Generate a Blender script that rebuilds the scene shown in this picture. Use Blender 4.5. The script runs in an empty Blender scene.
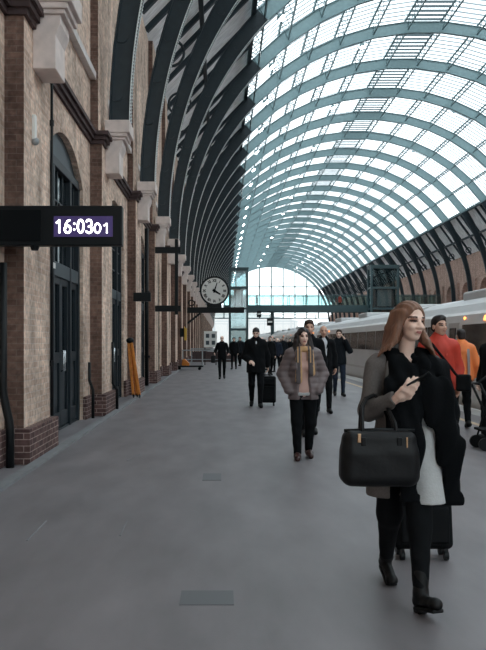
import bpy, bmesh, math, random
import numpy as np
from mathutils import Vector, Matrix, Euler
random.seed(7)
C = bpy.context.scene.collection
SC = bpy.context.scene
PI = math.pi
R_ = math.radians

def S(r, g, b):
    f = lambda c: (c/255/12.92) if c/255 <= .04045 else ((c/255+.055)/1.055)**2.4
    return (f(r), f(g), f(b), 1)

# ------------------------------------------------------------------ materials
def mat(name, col, rough=.7, metal=0, var=0, vscale=6, bump=0, bscale=60, emit=None, estr=0, spec=.5, stretch=None):
    m = bpy.data.materials.new(name); m.use_nodes = True
    nt = m.node_tree; p = nt.nodes['Principled BSDF']
    p.inputs['Base Color'].default_value = col
    p.inputs['Roughness'].default_value = rough
    p.inputs['Metallic'].default_value = metal
    p.inputs['Specular IOR Level'].default_value = spec
    tc = nt.nodes.new('ShaderNodeTexCoord')
    src = tc.outputs['Object']
    if stretch:
        mp = nt.nodes.new('ShaderNodeMapping'); mp.inputs['Scale'].default_value = stretch
        nt.links.new(src, mp.inputs['Vector']); src = mp.outputs['Vector']
    if var:
        n = nt.nodes.new('ShaderNodeTexNoise'); n.inputs['Scale'].default_value = vscale; n.inputs['Detail'].default_value = 5
        nt.links.new(src, n.inputs['Vector'])
        r = nt.nodes.new('ShaderNodeMapRange'); r.inputs[1].default_value = .3; r.inputs[2].default_value = .7
        r.inputs[3].default_value = 1-var; r.inputs[4].default_value = 1+var
        nt.links.new(n.outputs['Fac'], r.inputs[0])
        mx = nt.nodes.new('ShaderNodeMix'); mx.data_type = 'RGBA'; mx.blend_type = 'MULTIPLY'
        mx.inputs[0].default_value = 1; mx.inputs[6].default_value = col
        nt.links.new(r.outputs[0], mx.inputs[7]); nt.links.new(mx.outputs[2], p.inputs['Base Color'])
    if bump:
        n2 = nt.nodes.new('ShaderNodeTexNoise'); n2.inputs['Scale'].default_value = bscale; n2.inputs['Detail'].default_value = 3
        nt.links.new(src, n2.inputs['Vector'])
        b = nt.nodes.new('ShaderNodeBump'); b.inputs['Strength'].default_value = bump; b.inputs['Distance'].default_value = .01
        nt.links.new(n2.outputs['Fac'], b.inputs['Height']); nt.links.new(b.outputs['Normal'], p.inputs['Normal'])
    if emit:
        p.inputs['Emission Color'].default_value = emit; p.inputs['Emission Strength'].default_value = estr
    return m

def brick_mat(name, c1, c2, mortar, stain=.5):
    m = bpy.data.materials.new(name); m.use_nodes = True
    nt = m.node_tree; p = nt.nodes['Principled BSDF']; p.inputs['Roughness'].default_value = .9
    p.inputs['Specular IOR Level'].default_value = .2
    uv = nt.nodes.new('ShaderNodeUVMap'); uv.uv_map = 'UVMap'
    b = nt.nodes.new('ShaderNodeTexBrick')
    b.inputs['Color1'].default_value = c1; b.inputs['Color2'].default_value = c2; b.inputs['Mortar'].default_value = mortar
    b.inputs['Scale'].default_value = 1; b.inputs['Brick Width'].default_value = .23; b.inputs['Row Height'].default_value = .078
    b.inputs['Mortar Size'].default_value = .007; b.inputs['Mortar Smooth'].default_value = .3; b.inputs['Bias'].default_value = -.1
    nt.links.new(uv.outputs[0], b.inputs['Vector'])
    tc = nt.nodes.new('ShaderNodeTexCoord')
    n = nt.nodes.new('ShaderNodeTexNoise'); n.inputs['Scale'].default_value = 1.7; n.inputs['Detail'].default_value = 6; n.inputs['Roughness'].default_value = .65
    mp = nt.nodes.new('ShaderNodeMapping'); mp.inputs['Scale'].default_value = (1, 1, .45)
    nt.links.new(tc.outputs['Object'], mp.inputs['Vector']); nt.links.new(mp.outputs['Vector'], n.inputs['Vector'])
    r = nt.nodes.new('ShaderNodeMapRange'); r.inputs[1].default_value = .32; r.inputs[2].default_value = .68
    r.inputs[3].default_value = 1-stain; r.inputs[4].default_value = 1+stain*.35
    nt.links.new(n.outputs['Fac'], r.inputs[0])
    n3 = nt.nodes.new('ShaderNodeTexNoise'); n3.inputs['Scale'].default_value = 14; n3.inputs['Detail'].default_value = 4
    nt.links.new(tc.outputs['Object'], n3.inputs['Vector'])
    r3 = nt.nodes.new('ShaderNodeMapRange'); r3.inputs[1].default_value = .3; r3.inputs[2].default_value = .7; r3.inputs[3].default_value = .72; r3.inputs[4].default_value = 1.2
    nt.links.new(n3.outputs['Fac'], r3.inputs[0])
    mul = nt.nodes.new('ShaderNodeMath'); mul.operation = 'MULTIPLY'
    nt.links.new(r.outputs[0], mul.inputs[0]); nt.links.new(r3.outputs[0], mul.inputs[1])
    mx = nt.nodes.new('ShaderNodeMix'); mx.data_type = 'RGBA'; mx.blend_type = 'MULTIPLY'; mx.inputs[0].default_value = 1
    nt.links.new(b.outputs['Color'], mx.inputs[6]); nt.links.new(mul.outputs[0], mx.inputs[7])
    nt.links.new(mx.outputs[2], p.inputs['Base Color'])
    bp = nt.nodes.new('ShaderNodeBump'); bp.inputs['Strength'].default_value = .5; bp.inputs['Distance'].default_value = .008; bp.invert = True
    nt.links.new(b.outputs['Fac'], bp.inputs['Height']); nt.links.new(bp.outputs['Normal'], p.inputs['Normal'])
    return m

def glazing_mat(name, period, duty, barcol, tint, haze, hazecol, freq_axis=1):
    """rooflight sheet: clear panes between thin opaque bars that follow the curve of the roof"""
    m = bpy.data.materials.new(name); m.use_nodes = True
    nt = m.node_tree; nt.nodes.clear()
    out = nt.nodes.new('ShaderNodeOutputMaterial')
    tc = nt.nodes.new('ShaderNodeTexCoord'); sp = nt.nodes.new('ShaderNodeSeparateXYZ')
    nt.links.new(tc.outputs['Object'], sp.inputs[0])
    d = nt.nodes.new('ShaderNodeMath'); d.operation = 'DIVIDE'; d.inputs[1].default_value = period
    nt.links.new(sp.outputs[freq_axis], d.inputs[0])
    fr = nt.nodes.new('ShaderNodeMath'); fr.operation = 'FRACT'; nt.links.new(d.outputs[0], fr.inputs[0])
    lt = nt.nodes.new('ShaderNodeMath'); lt.operation = 'LESS_THAN'; lt.inputs[1].default_value = duty
    nt.links.new(fr.outputs[0], lt.inputs[0])
    tr = nt.nodes.new('ShaderNodeBsdfTransparent'); tr.inputs[0].default_value = tint
    df = nt.nodes.new('ShaderNodeBsdfDiffuse'); df.inputs[0].default_value = hazecol
    mx0 = nt.nodes.new('ShaderNodeMixShader'); mx0.inputs[0].default_value = haze
    nt.links.new(tr.outputs[0], mx0.inputs[1]); nt.links.new(df.outputs[0], mx0.inputs[2])
    bar = nt.nodes.new('ShaderNodeBsdfTranslucent'); bar.inputs[0].default_value = barcol
    mx = nt.nodes.new('ShaderNodeMixShader'); nt.links.new(lt.outputs[0], mx.inputs[0])
    nt.links.new(mx0.outputs[0], mx.inputs[1]); nt.links.new(bar.outputs[0], mx.inputs[2])
    nt.links.new(mx.outputs[0], out.inputs[0])
    return m

def clear_glass(name, tint, gloss=.1, rough=.05):
    m = bpy.data.materials.new(name); m.use_nodes = True
    nt = m.node_tree; nt.nodes.clear()
    out = nt.nodes.new('ShaderNodeOutputMaterial')
    tr = nt.nodes.new('ShaderNodeBsdfTransparent'); tr.inputs[0].default_value = tint
    gl = nt.nodes.new('ShaderNodeBsdfGlossy'); gl.inputs['Roughness'].default_value = rough
    mx = nt.nodes.new('ShaderNodeMixShader'); mx.inputs[0].default_value = gloss
    nt.links.new(tr.outputs[0], mx.inputs[1]); nt.links.new(gl.outputs[0], mx.inputs[2])
    nt.links.new(mx.outputs[0], out.inputs[0]); return m

M = {}
M['brick'] = brick_mat('stock_brick', S(244, 218, 198), S(214, 182, 162), S(236, 216, 202), .55)
M['brick_return'] = brick_mat('return_brick', S(130, 104, 93), S(106, 83, 75), S(128, 110, 101), .5)
M['brick_dark'] = brick_mat('plinth_brick', S(112, 86, 82), S(84, 64, 64), S(170, 150, 142), .35)
M['brick_far'] = brick_mat('far_brick', S(212, 180, 166), S(186, 152, 138), S(150, 130, 120), .3)
M['stone'] = mat('corbel_stone', S(222, 208, 202), .8, var=.12, vscale=5, bump=.15, bscale=30)
M['string'] = mat('string_stone', S(78, 62, 62), .8, var=.2)
M['ledge'] = mat('ledge_stone', S(215, 208, 205), .8, var=.1)
M['navy'] = mat('navy_paint', S(22, 33, 40), .5, var=.15, spec=.35)
M['navy_lt'] = mat('navy_paint_light', S(54, 67, 74), .5, var=.1)
M['darkglass'] = mat('dark_glass', S(20, 28, 34), .08, spec=.6)
M['black'] = mat('black_metal', S(11, 16, 19), .5, spec=.3)
M['blackmatte'] = mat('black_matte', S(9, 13, 16), .8, spec=.2)
M['floor'] = mat('platform_asphalt', S(119, 115, 118), .5, var=.2, vscale=1.6, bump=.06, bscale=90, stretch=(1.6, .5, 1))
M['plate'] = mat('cover_plate_iron', S(98, 100, 104), .5)
M['kerb'] = mat('kerb_concrete', S(128, 129, 131), .7, var=.12, vscale=3)
M['coping'] = mat('coping_stone', S(176, 176, 174), .6, var=.08, vscale=2)
M['yellow_line'] = mat('yellow_line', S(196, 174, 142), .6, var=.1)
M['white_line'] = mat('white_line', S(222, 222, 220), .6)
M['ballast'] = mat('ballast', S(60, 58, 58), .95, var=.3, vscale=12)
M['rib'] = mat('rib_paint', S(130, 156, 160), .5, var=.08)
M['rib_shaded'] = mat('rib_shaded_tone', S(36, 49, 56), .5, var=.15)  # shade on the lower ribs put into the colour, not a second paint
M['rivet'] = mat('rivet_lit', S(226, 232, 232), .5)  # light caught by the rivet edge, painted in as near-white
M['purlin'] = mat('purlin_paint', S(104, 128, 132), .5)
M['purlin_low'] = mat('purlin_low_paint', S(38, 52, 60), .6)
M['board'] = mat('roof_boards', S(244, 243, 243), .8, var=.2, vscale=2, stretch=(1, 3, 1))
M['glaz'] = glazing_mat('roof_glazing', .64, .40, S(104, 114, 118), (.80, .84, .86, 1), .10, S(210, 225, 228))
M['louvre'] = glazing_mat('roof_louvre', .64, .62, S(58, 68, 72), (.8, .84, .86, 1), .2, S(200, 210, 214))
M['liftglass'] = clear_glass('lift_glass', (.72, .80, .81, 1), .12)
M['bglass'] = clear_glass('bridge_glass', (.80, .92, .92, 1), .10)
M['endglass'] = clear_glass('end_glass', (.93, .97, .97, 1), .04)
M['steel'] = mat('teal_steel', S(62, 84, 88), .5)
M['train'] = mat('train_silver', S(226, 224, 224), .32, var=.04, vscale=1)
M['train_roof'] = mat('train_roof_grey', S(206, 208, 210), .5, var=.06, vscale=1)
M['train_lo'] = mat('train_lower', S(205, 200, 198), .35)
M['train_dark'] = mat('train_underframe', S(26, 28, 30), .8)
M['train_win'] = mat('train_window', S(46, 34, 34), .1, spec=.6)
M['orange_lamp'] = mat('orange_lamp', S(255, 150, 70), .4, emit=S(255, 140, 60), estr=3)
M['lamp'] = mat('flood_lens', (1, 1, 1, 1), .4, emit=(.95, 1, 1, 1), estr=14)
M['digit'] = mat('led_digit', (1, 1, 1, 1), .4, emit=(1, .97, 1, 1), estr=.8)
M['ledpanel'] = mat('led_panel', S(34, 28, 52), .4, emit=S(70, 56, 110), estr=.25)
M['white'] = mat('white_enamel', S(226, 226, 222), .5)
M['sign_yellow'] = mat('sign_yellow', S(222, 178, 70), .5)
M['orange_wood'] = mat('orange_wood', S(205, 122, 42), .5, var=.15, vscale=10)
M['barrier'] = mat('barrier_grey', S(150, 156, 158), .5)
M['gold'] = mat('gold_metal', S(214, 176, 140), .3, metal=.9)
M['chrome'] = mat('chrome', S(190, 195, 198), .25, metal=.9)
M['leather'] = mat('black_leather', S(11, 13, 16), .5, spec=.3, bump=.12, bscale=40)
M['suitcase'] = mat('suitcase_fabric', S(9, 12, 15), .8, bump=.1, bscale=200, spec=.2)
M['skin'] = mat('skin', S(243, 208, 190), .55, var=.05, vscale=8)
M['skin_b'] = mat('skin_tan', S(216, 172, 150), .55, var=.05)
M['hair_red'] = mat('hair_copper', S(124, 88, 69), .5, var=.28, vscale=9, stretch=(6, 6, .8))
M['hair_dark'] = mat('hair_dark', S(34, 26, 26), .5, var=.3, vscale=10)
M['hair_brown'] = mat('hair_brown', S(64, 46, 38), .6, var=.3, vscale=10)
M['coat_grey'] = mat('coat_grey_wool', S(104, 100, 98), .95, var=.12, vscale=90, bump=.3, bscale=120)
M['knit'] = mat('pale_knit', S(190, 192, 192), .95, var=.05, vscale=60, bump=.3, bscale=90)
M['black_wool'] = mat('black_wool', S(9, 12, 15), .95, bump=.3, bscale=80, spec=.15)
M['black_cloth'] = mat('black_cloth', S(11, 14, 17), .9, bump=.2, bscale=50, spec=.2)
M['charcoal'] = mat('charcoal_cloth', S(24, 28, 33), .9, spec=.2)
M['denim'] = mat('dark_denim', S(38, 46, 60), .9, spec=.2)
M['puffer'] = mat('puffer_nylon', S(116, 104, 104), .5, var=.1, vscale=8)
M['pink_top'] = mat('pale_pink_top', S(206, 170, 158), .9)
M['shirt'] = mat('white_shirt', S(214, 216, 220), .9)
M['red'] = mat('red_jacket', S(200, 62, 44), .6, var=.1, vscale=8)
M['hivis'] = mat('hivis_orange', S(255, 142, 78), .6, var=.06)
M['reflect'] = mat('reflective_band', S(150, 140, 140), .3)
M['boot'] = mat('black_boot', S(7, 9, 11), .55, spec=.3)
M['boot_brown'] = mat('brown_boot', S(58, 36, 34), .35)

# ------------------------------------------------------------------ mesh builder
class MB:
    def __init__(s): s.v = []; s.f = []
    def add(s, vs, fs):
        o = len(s.v); s.v += [tuple(p) for p in vs]; s.f += [tuple(i+o for i in f) for f in fs]
    def box(s, x0, x1, y0, y1, z0, z1):
        s.add([(x0,y0,z0),(x1,y0,z0),(x1,y1,z0),(x0,y1,z0),(x0,y0,z1),(x1,y0,z1),(x1,y1,z1),(x0,y1,z1)],
              [(0,3,2,1),(4,5,6,7),(0,1,5,4),(1,2,6,5),(2,3,7,6),(3,0,4,7)]); return s
    def prism(s, pts, axis, a0, a1):
        n = len(pts)
        def P(p, a):
            return {'x': (a, p[0], p[1]), 'y': (p[0], a, p[1]), 'z': (p[0], p[1], a)}[axis]
        s.add([P(p, a0) for p in pts]+[P(p, a1) for p in pts],
              [tuple(range(n)), tuple(range(2*n-1, n-1, -1))]+[(i, (i+1) % n, n+(i+1) % n, n+i) for i in range(n)]); return s
    def tube(s, path, r, n=8, rs=None):
        path = [Vector(p) for p in path]; vs = []; k = len(path)
        t0 = (path[1]-path[0]).normalized(); up = Vector((0,0,1)) if abs(t0.z) < .9 else Vector((1,0,0))
        nx = t0.cross(up).normalized()
        for i, p in enumerate(path):
            t = ((path[min(i+1,k-1)]-path[max(i-1,0)])).normalized()
            nx = (nx-t*nx.dot(t)).normalized(); ny = t.cross(nx)
            rr = rs[i] if rs else r
            vs += [p+(nx*math.cos(2*PI*j/n)+ny*math.sin(2*PI*j/n))*rr for j in range(n)]
        fs = [(i*n+j, i*n+(j+1) % n, (i+1)*n+(j+1) % n, (i+1)*n+j) for i in range(k-1) for j in range(n)]
        fs += [tuple(range(n-1, -1, -1)), tuple(range((k-1)*n, k*n))]
        s.add(vs, fs); return s
    def cone(s, p0, p1, r0, r1, n=16): return s.tube([p0, p1], 0, n, [max(r0,1e-4), max(r1,1e-4)])
    def sphere(s, c, r, n=12, m=8):
        if not hasattr(r, '__len__'): r = (r, r, r)
        vs = [(c[0], c[1], c[2]+r[2])]
        for i in range(1, m):
            a = PI*i/m
            vs += [(c[0]+r[0]*math.sin(a)*math.cos(2*PI*j/n), c[1]+r[1]*math.sin(a)*math.sin(2*PI*j/n), c[2]+r[2]*math.cos(a)) for j in range(n)]
        vs.append((c[0], c[1], c[2]-r[2]))
        fs = [(0, 1+j, 1+(j+1) % n) for j in range(n)]
        for i in range(m-2): fs += [(1+i*n+j, 1+(i+1)*n+j, 1+(i+1)*n+(j+1) % n, 1+i*n+(j+1) % n) for j in range(n)]
        L = len(vs)-1; fs += [(L, 1+(m-2)*n+(j+1) % n, 1+(m-2)*n+j) for j in range(n)]
        s.add(vs, fs); return s
    def bar(s, p0, p1, w, h):
        p0 = Vector(p0); p1 = Vector(p1); t = (p1-p0).normalized()
        up = Vector((0,0,1)) if abs(t.z) < .95 else Vector((0,1,0))
        a = t.cross(up).normalized()*w/2; b = a.cross(t).normalized()*h/2
        s.add([p0-a-b, p0+a-b, p0+a+b, p0-a+b, p1-a-b, p1+a-b, p1+a+b, p1-a+b],
              [(0,3,2,1),(4,5,6,7),(0,1,5,4),(1,2,6,5),(2,3,7,6),(3,0,4,7)]); return s
    def arc(s, prof, a0, a1, n, caps=True):
        """profile [(radius, y)] swept about the local Y axis, angle from vertical"""
        k = len(prof); vs = []
        for i in range(n+1):
            a = a0+(a1-a0)*i/n
            vs += [(r*math.sin(a), y, r*math.cos(a)) for r, y in prof]
        fs = [(i*k+j, i*k+(j+1) % k, (i+1)*k+(j+1) % k, (i+1)*k+j) for i in range(n) for j in range(k)]
        if caps: fs += [tuple(range(k)), tuple(range((n+1)*k-1, n*k-1, -1))]
        s.add(vs, fs); return s
    def mesh(s, name, m, smooth=False, recalc=True):
        me = bpy.data.meshes.new(name); me.from_pydata(s.v, [], s.f); me.update()
        if recalc:
            bm = bmesh.new(); bm.from_mesh(me); bmesh.ops.recalc_face_normals(bm, faces=bm.faces); bm.to_mesh(me); bm.free()
        uv = me.uv_layers.new(name='UVMap')
        for p in me.polygons:
            n = p.normal; ax = max(range(3), key=lambda i: abs(n[i]))
            for li in p.loop_indices:
                c = me.vertices[me.loops[li].vertex_index].co
                uv.data[li].uv = (c.y, c.z) if ax == 0 else (c.x, c.z) if ax == 1 else (c.x, c.y)
            p.use_smooth = smooth
        me.materials.append(m); return me
    def build(s, name, m, parent=None, smooth=False, bevel=0, recalc=True, loc=None):
        o = bpy.data.objects.new(name, s.mesh(name, m, smooth, recalc)); C.objects.link(o)
        if parent: o.parent = parent
        if loc is not None: o.location = tuple(loc)
        if bevel:
            b = o.modifiers.new('bevel', 'BEVEL'); b.width = bevel; b.segments = 2; b.limit_method = 'ANGLE'
        return o

def tag(o, label, cat, group=None):
    o['label'] = label; o['category'] = cat
    if group: o['group'] = group
    return o
def struct(o): o['kind'] = 'structure'; return o
def empty(name, loc=(0,0,0), rz=0):
    o = bpy.data.objects.new(name, None); C.objects.link(o); o.location = loc; o.rotation_euler = (0,0,rz); o.empty_display_size = .2
    return o
KIDS = {}
def copy_tree(o, parent=None):
    c = o.copy(); C.objects.link(c)
    if parent: c.parent = parent
    for ch in [x for x in C.objects if x.parent == o]: copy_tree(ch, c)
    return c
ORD = ['first','second','third','fourth','fifth','sixth','seventh','eighth','ninth','tenth','eleventh','twelfth','thirteenth','fourteenth','fifteenth','sixteenth','seventeenth','eighteenth','nineteenth','twentieth','twenty-first','twenty-second','twenty-third','twenty-fourth','twenty-fifth','twenty-sixth','twenty-seventh','twenty-eighth','twenty-ninth','thirtieth','thirty-first','thirty-second','thirty-third']

def text_mesh(body, size, m, name, parent=None, loc=(0,0,0), rot=(PI/2,0,0), offset=0, extrude=.004, ax='CENTER', sx=1, bold=0):
    cu = bpy.data.curves.new(name, 'FONT'); cu.body = body; cu.size = size; cu.align_x = ax; cu.align_y = 'CENTER'
    cu.offset = offset; cu.extrude = extrude
    t = bpy.data.objects.new(name+'_tmp', cu); C.objects.link(t)
    bpy.context.view_layer.update()
    me = bpy.data.meshes.new_from_object(t.evaluated_get(bpy.context.evaluated_depsgraph_get()))
    bpy.data.objects.remove(t); bpy.data.curves.remove(cu)
    if bold:
        q = MB(); vs = [v.co.copy() for v in me.vertices]; fs = [tuple(p.vertices) for p in me.polygons]
        for i, (dx, dy) in enumerate(((-1,0),(1,0),(0,.7),(0,-.7),(0,0))): q.add([(v.x+dx*bold/sx, v.y+dy*bold, v.z+i*.0004) for v in vs], fs)
        me = q.mesh(name, m)
    me.materials.clear(); me.materials.append(m); me.name = name
    o = bpy.data.objects.new(name, me); C.objects.link(o); o.location = loc; o.rotation_euler = rot; o.scale = (sx,1,1)
    if parent: o.parent = parent
    return o

# ------------------------------------------------------------------ signed-distance sculpting (figures, bags, cloth)
def cap(a, b, ra, rb=None, sc=(1,1,1)): return ('cap', np.array(a, float), np.array(b, float), ra, ra if rb is None else rb, np.array(sc, float))
def ell(c, r, rot=None): return ('ell', np.array(c, float), np.array(r, float), rot)
def rbx(c, h, rad, rot=None): return ('box', np.array(c, float), np.array(h, float), rad, rot)
def infl(p, d):
    if p[0] == 'cap': return ('cap', p[1], p[2], p[3]+d, p[4]+d, p[5])
    if p[0] == 'ell': return ('ell', p[1], p[2]+d, p[3])
    return ('box', p[1], p[2]+d, p[3], p[4])
def aabb(p):
    if p[0] == 'cap': return np.minimum(p[1]-p[3]*p[5], p[2]-p[4]*p[5]), np.maximum(p[1]+p[3]*p[5], p[2]+p[4]*p[5])
    if p[3 if p[0] == 'ell' else 4] is not None: q = np.ones(3)*np.linalg.norm(p[2])
    else: q = p[2]
    return p[1]-q, p[1]+q
def ev(p, X, Y, Z):
    if p[0] == 'cap':
        _, a, b, ra, rb, sc = p
        a2 = a/sc; b2 = b/sc; d = b2-a2; L = max(d@d, 1e-9)
        px, py, pz = X/sc[0]-a2[0], Y/sc[1]-a2[1], Z/sc[2]-a2[2]
        t = np.clip((px*d[0]+py*d[1]+pz*d[2])/L, 0, 1)
        return (np.sqrt((px-t*d[0])**2+(py-t*d[1])**2+(pz-t*d[2])**2)-(ra+(rb-ra)*t))*sc.min()
    c = p[1]; x, y, z = X-c[0], Y-c[1], Z-c[2]
    rot = p[3] if p[0] == 'ell' else p[4]
    if rot is not None:
        r = np.array(rot); x, y, z = (r[0,0]*x+r[1,0]*y+r[2,0]*z, r[0,1]*x+r[1,1]*y+r[2,1]*z, r[0,2]*x+r[1,2]*y+r[2,2]*z)
    if p[0] == 'ell':
        r = p[2]
        k0 = np.sqrt((x/r[0])**2+(y/r[1])**2+(z/r[2])**2); k1 = np.sqrt((x/r[0]**2)**2+(y/r[1]**2)**2+(z/r[2]**2)**2)+1e-9
        return k0*(k0-1)/k1
    h = p[2]-p[3]; qx, qy, qz = np.abs(x)-h[0], np.abs(y)-h[1], np.abs(z)-h[2]
    return np.sqrt(np.maximum(qx,0)**2+np.maximum(qy,0)**2+np.maximum(qz,0)**2)+np.minimum(np.maximum(qx,np.maximum(qy,qz)),0)-p[3]

def sculpt(name, m, prims, vox, k=.02, sub=(), ksub=.01, disp=None, parent=None, cut=(), mats=None):
    lo = np.min([aabb(p)[0] for p in prims], 0)-3*vox-.01; hi = np.max([aabb(p)[1] for p in prims], 0)+3*vox+.01
    n = np.ceil((hi-lo)/vox).astype(int)+1
    A = np.full(n, .3, np.float32)
    ax = [(lo[i]+vox*np.arange(n[i])).astype(np.float32) for i in range(3)]
    def block(p, mg):
        a, b = aabb(p)
        i0 = np.clip(np.floor((a-mg-lo)/vox).astype(int), 0, n-1); i1 = np.clip(np.ceil((b+mg-lo)/vox).astype(int)+1, 1, n)
        sl = tuple(slice(i0[i], i1[i]) for i in range(3))
        return sl, ax[0][sl[0]][:,None,None], ax[1][sl[1]][None,:,None], ax[2][sl[2]][None,None,:]
    for p in prims:
        kk = k
        sl, X, Y, Z = block(p, 2*kk+2*vox)
        d = ev(p, X, Y, Z); a = A[sl]
        h = np.clip(.5+.5*(d-a)/kk, 0, 1)
        A[sl] = d+(a-d)*h-kk*h*(1-h)
    if disp is not None:
        X, Y, Z = ax[0][:,None,None], ax[1][None,:,None], ax[2][None,None,:]
        A += disp(X, Y, Z).astype(np.float32)
    for p in sub:
        sl, X, Y, Z = block(p, 2*ksub+2*vox)
        d = -ev(p, X, Y, Z); a = A[sl]
        h = np.clip(.5-.5*(d-a)/ksub, 0, 1)
        A[sl] = d+(a-d)*h+ksub*h*(1-h)
    for (nx, ny, nz, w) in cut:
        X, Y, Z = ax[0][:,None,None], ax[1][None,:,None], ax[2][None,None,:]
        A = np.maximum(A, (nx*X+ny*Y+nz*Z-w).astype(np.float32))
    A[0] = A[-1] = .3; A[:,0] = A[:,-1] = .3; A[:,:,0] = A[:,:,-1] = .3
    s = A < 0
    off = [(i,j,l) for i in (0,1) for j in (0,1) for l in (0,1)]
    cnt = np.zeros(n-1, np.int8)
    for o in off: cnt += s[o[0]:n[0]-1+o[0], o[1]:n[1]-1+o[1], o[2]:n[2]-1+o[2]]
    act = (cnt > 0) & (cnt < 8)
    ids = np.argwhere(act)
    idx = np.full(n-1, -1, np.int32); idx[act] = np.arange(len(ids))
    cv = np.stack([A[ids[:,0]+o[0], ids[:,1]+o[1], ids[:,2]+o[2]] for o in off], 1)
    pos = np.zeros((len(ids),3)); num = np.zeros(len(ids))
    for a in range(8):
        for b in range(a+1, 8):
            if sum(abs(off[a][i]-off[b][i]) for i in range(3)) != 1: continue
            mk = (cv[:,a] < 0) != (cv[:,b] < 0)
            t = np.where(mk, cv[:,a]/(cv[:,a]-cv[:,b]+1e-12), 0)
            pa = np.array(off[a], float); pb = np.array(off[b], float)
            pos += mk[:,None]*(pa+t[:,None]*(pb-pa)); num += mk
    V = lo+vox*(ids+pos/np.maximum(num,1)[:,None])
    F = []
    for axn in range(3):
        sl0 = [slice(0, n[i]) for i in range(3)]; sl1 = list(sl0)
        sl0[axn] = slice(0, n[axn]-1); sl1[axn] = slice(1, n[axn])
        s0, s1 = s[tuple(sl0)], s[tuple(sl1)]
        e = np.argwhere(s0 != s1)
        u, w = (axn+1) % 3, (axn+2) % 3
        e = e[(e[:,u] > 0) & (e[:,w] > 0) & (e[:,u] < n[u]-1) & (e[:,w] < n[w]-1)]
        def cell(du, dw):
            q = e.copy(); q[:,u] -= du; q[:,w] -= dw
            return idx[q[:,0], q[:,1], q[:,2]]
        q = np.stack([cell(1,1), cell(0,1), cell(0,0), cell(1,0)], 1)
        fl = ~s0[e[:,0], e[:,1], e[:,2]]
        q[fl] = q[fl][:, ::-1]
        F.append(q)
    F = np.concatenate(F); F = F[(F >= 0).all(1)]
    me = bpy.data.meshes.new(name)
    me.vertices.add(len(V)); me.vertices.foreach_set('co', V.astype(np.float32).ravel())
    me.loops.add(F.size); me.loops.foreach_set('vertex_index', F.ravel().astype(np.int32))
    me.polygons.add(len(F)); me.polygons.foreach_set('loop_start', np.arange(0, F.size, 4, dtype=np.int32))
    me.update(calc_edges=True); me.validate()
    me.polygons.foreach_set('use_smooth', np.ones(len(me.polygons), bool))
    me.materials.append(m)
    if mats:                                  # garment / face areas with a colour of their own
        cen = np.zeros(len(me.polygons)*3); me.polygons.foreach_get('center', cen); cen = cen.reshape(-1,3)
        mi = np.zeros(len(me.polygons), np.int32)
        for q, (m2, fn) in enumerate(mats):
            me.materials.append(m2); mi[fn(cen[:,0], cen[:,1], cen[:,2])] = q+1
        me.polygons.foreach_set('material_index', mi)
    o = bpy.data.objects.new(name, me); C.objects.link(o)
    if parent: o.parent = parent
    return o

# ================================================================== THE STATION
BAY, Y0 = 6.4, 10.6                   # spacing of the piers, first pier in view
XP, XW, XPL = -2.44, -2.68, -2.34     # pier face, wall face, plinth face
AX, AZ = 12.5, 6.0                    # axis of the barrel roof
RI, RO, RS = 14.45, 14.95, 15.5       # rib soffit, rib back, roof skin
YN, YF = -36.0, 204.0
NB = 31
piers = [Y0+BAY*k for k in range(-5, NB)]
YF = piers[-1]+.6

# ---- floor and ground
MB().box(-3.4, 5.2, YN, YF+40, -1, 0).build('floor', M['floor']); struct(bpy.data.objects['floor'])
f2 = MB().box(5.2, 5.7, YN, YF+40, -1, .0).build('trim_1', M['coping']); struct(f2)
l1 = MB().box(4.58, 4.70, YN, YF, 0, .004).build('trim_2', M['yellow_line']); struct(l1)
l2 = MB().box(5.60, 5.68, YN, YF, 0, .004).build('trim_3', M['white_line']); struct(l2)
k1 = MB().box(XPL+.005, XPL+.13, YN, YF, 0, .03).build('baseboard_left_kerb', M['kerb']); k1.name = 'trim_4'; struct(k1)
tb = MB().box(5.7, 13.2, YN, YF+40, -1.3, -1.0).build('track_bed', M['ballast']); struct(tb)
pb = MB().box(13.2, 29, YN, YF+40, -1, 0).build('platform', M['floor']); struct(pb)
gd = MB().box(-300, 400, YF+40, 900, -1.3, -1.0).build('ground', M['kerb']); struct(gd)

# ---- brick walls with arched openings
def arch_wall(mb, xf, xb, bays, hw, zs, rise, ztop, zb=0, n=14):
    for ya, yb in bays:
        ym = (ya+yb)/2
        def zz(y):
            R = (hw*hw+rise*rise)/(2*rise); return zs+rise-R+math.sqrt(max(R*R-(y-ym)**2, 0))
        q = lambda a, b: mb.add(*((a, b)))
        q([(xf,ya,zb),(xf,ym-hw,zb),(xf,ym-hw,ztop),(xf,ya,ztop)], [(0,1,2,3)])
        q([(xf,ym+hw,zb),(xf,yb,zb),(xf,yb,ztop),(xf,ym+hw,ztop)], [(0,1,2,3)])
        ys = [ym-hw+2*hw*i/n for i in range(n+1)]
        for a, b in zip(ys, ys[1:]):
            q([(xf,a,zz(a)),(xf,b,zz(b)),(xf,b,ztop),(xf,a,ztop)], [(0,1,2,3)])
            q([(xf,a,zz(a)),(xf,b,zz(b)),(xb,b,zz(b)),(xb,a,zz(a))], [(0,1,2,3)])
        for y in (ym-hw, ym+hw):
            q([(xf,y,zb),(xf,y,zs),(xb,y,zs),(xb,y,zb)], [(0,1,2,3)])
        if zb > 0: q([(xf,ym-hw,zb),(xf,ym+hw,zb),(xb,ym+hw,zb),(xb,ym-hw,zb)], [(0,1,2,3)])
HW, ZS, RISE, ZT = 1.62, 4.42, .62, 12.45
ZTR = 11.3
bays = list(zip(piers, piers[1:]))
w = MB(); arch_wall(w, XW, XW-.22, bays, HW, ZS, RISE, ZT)
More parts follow.
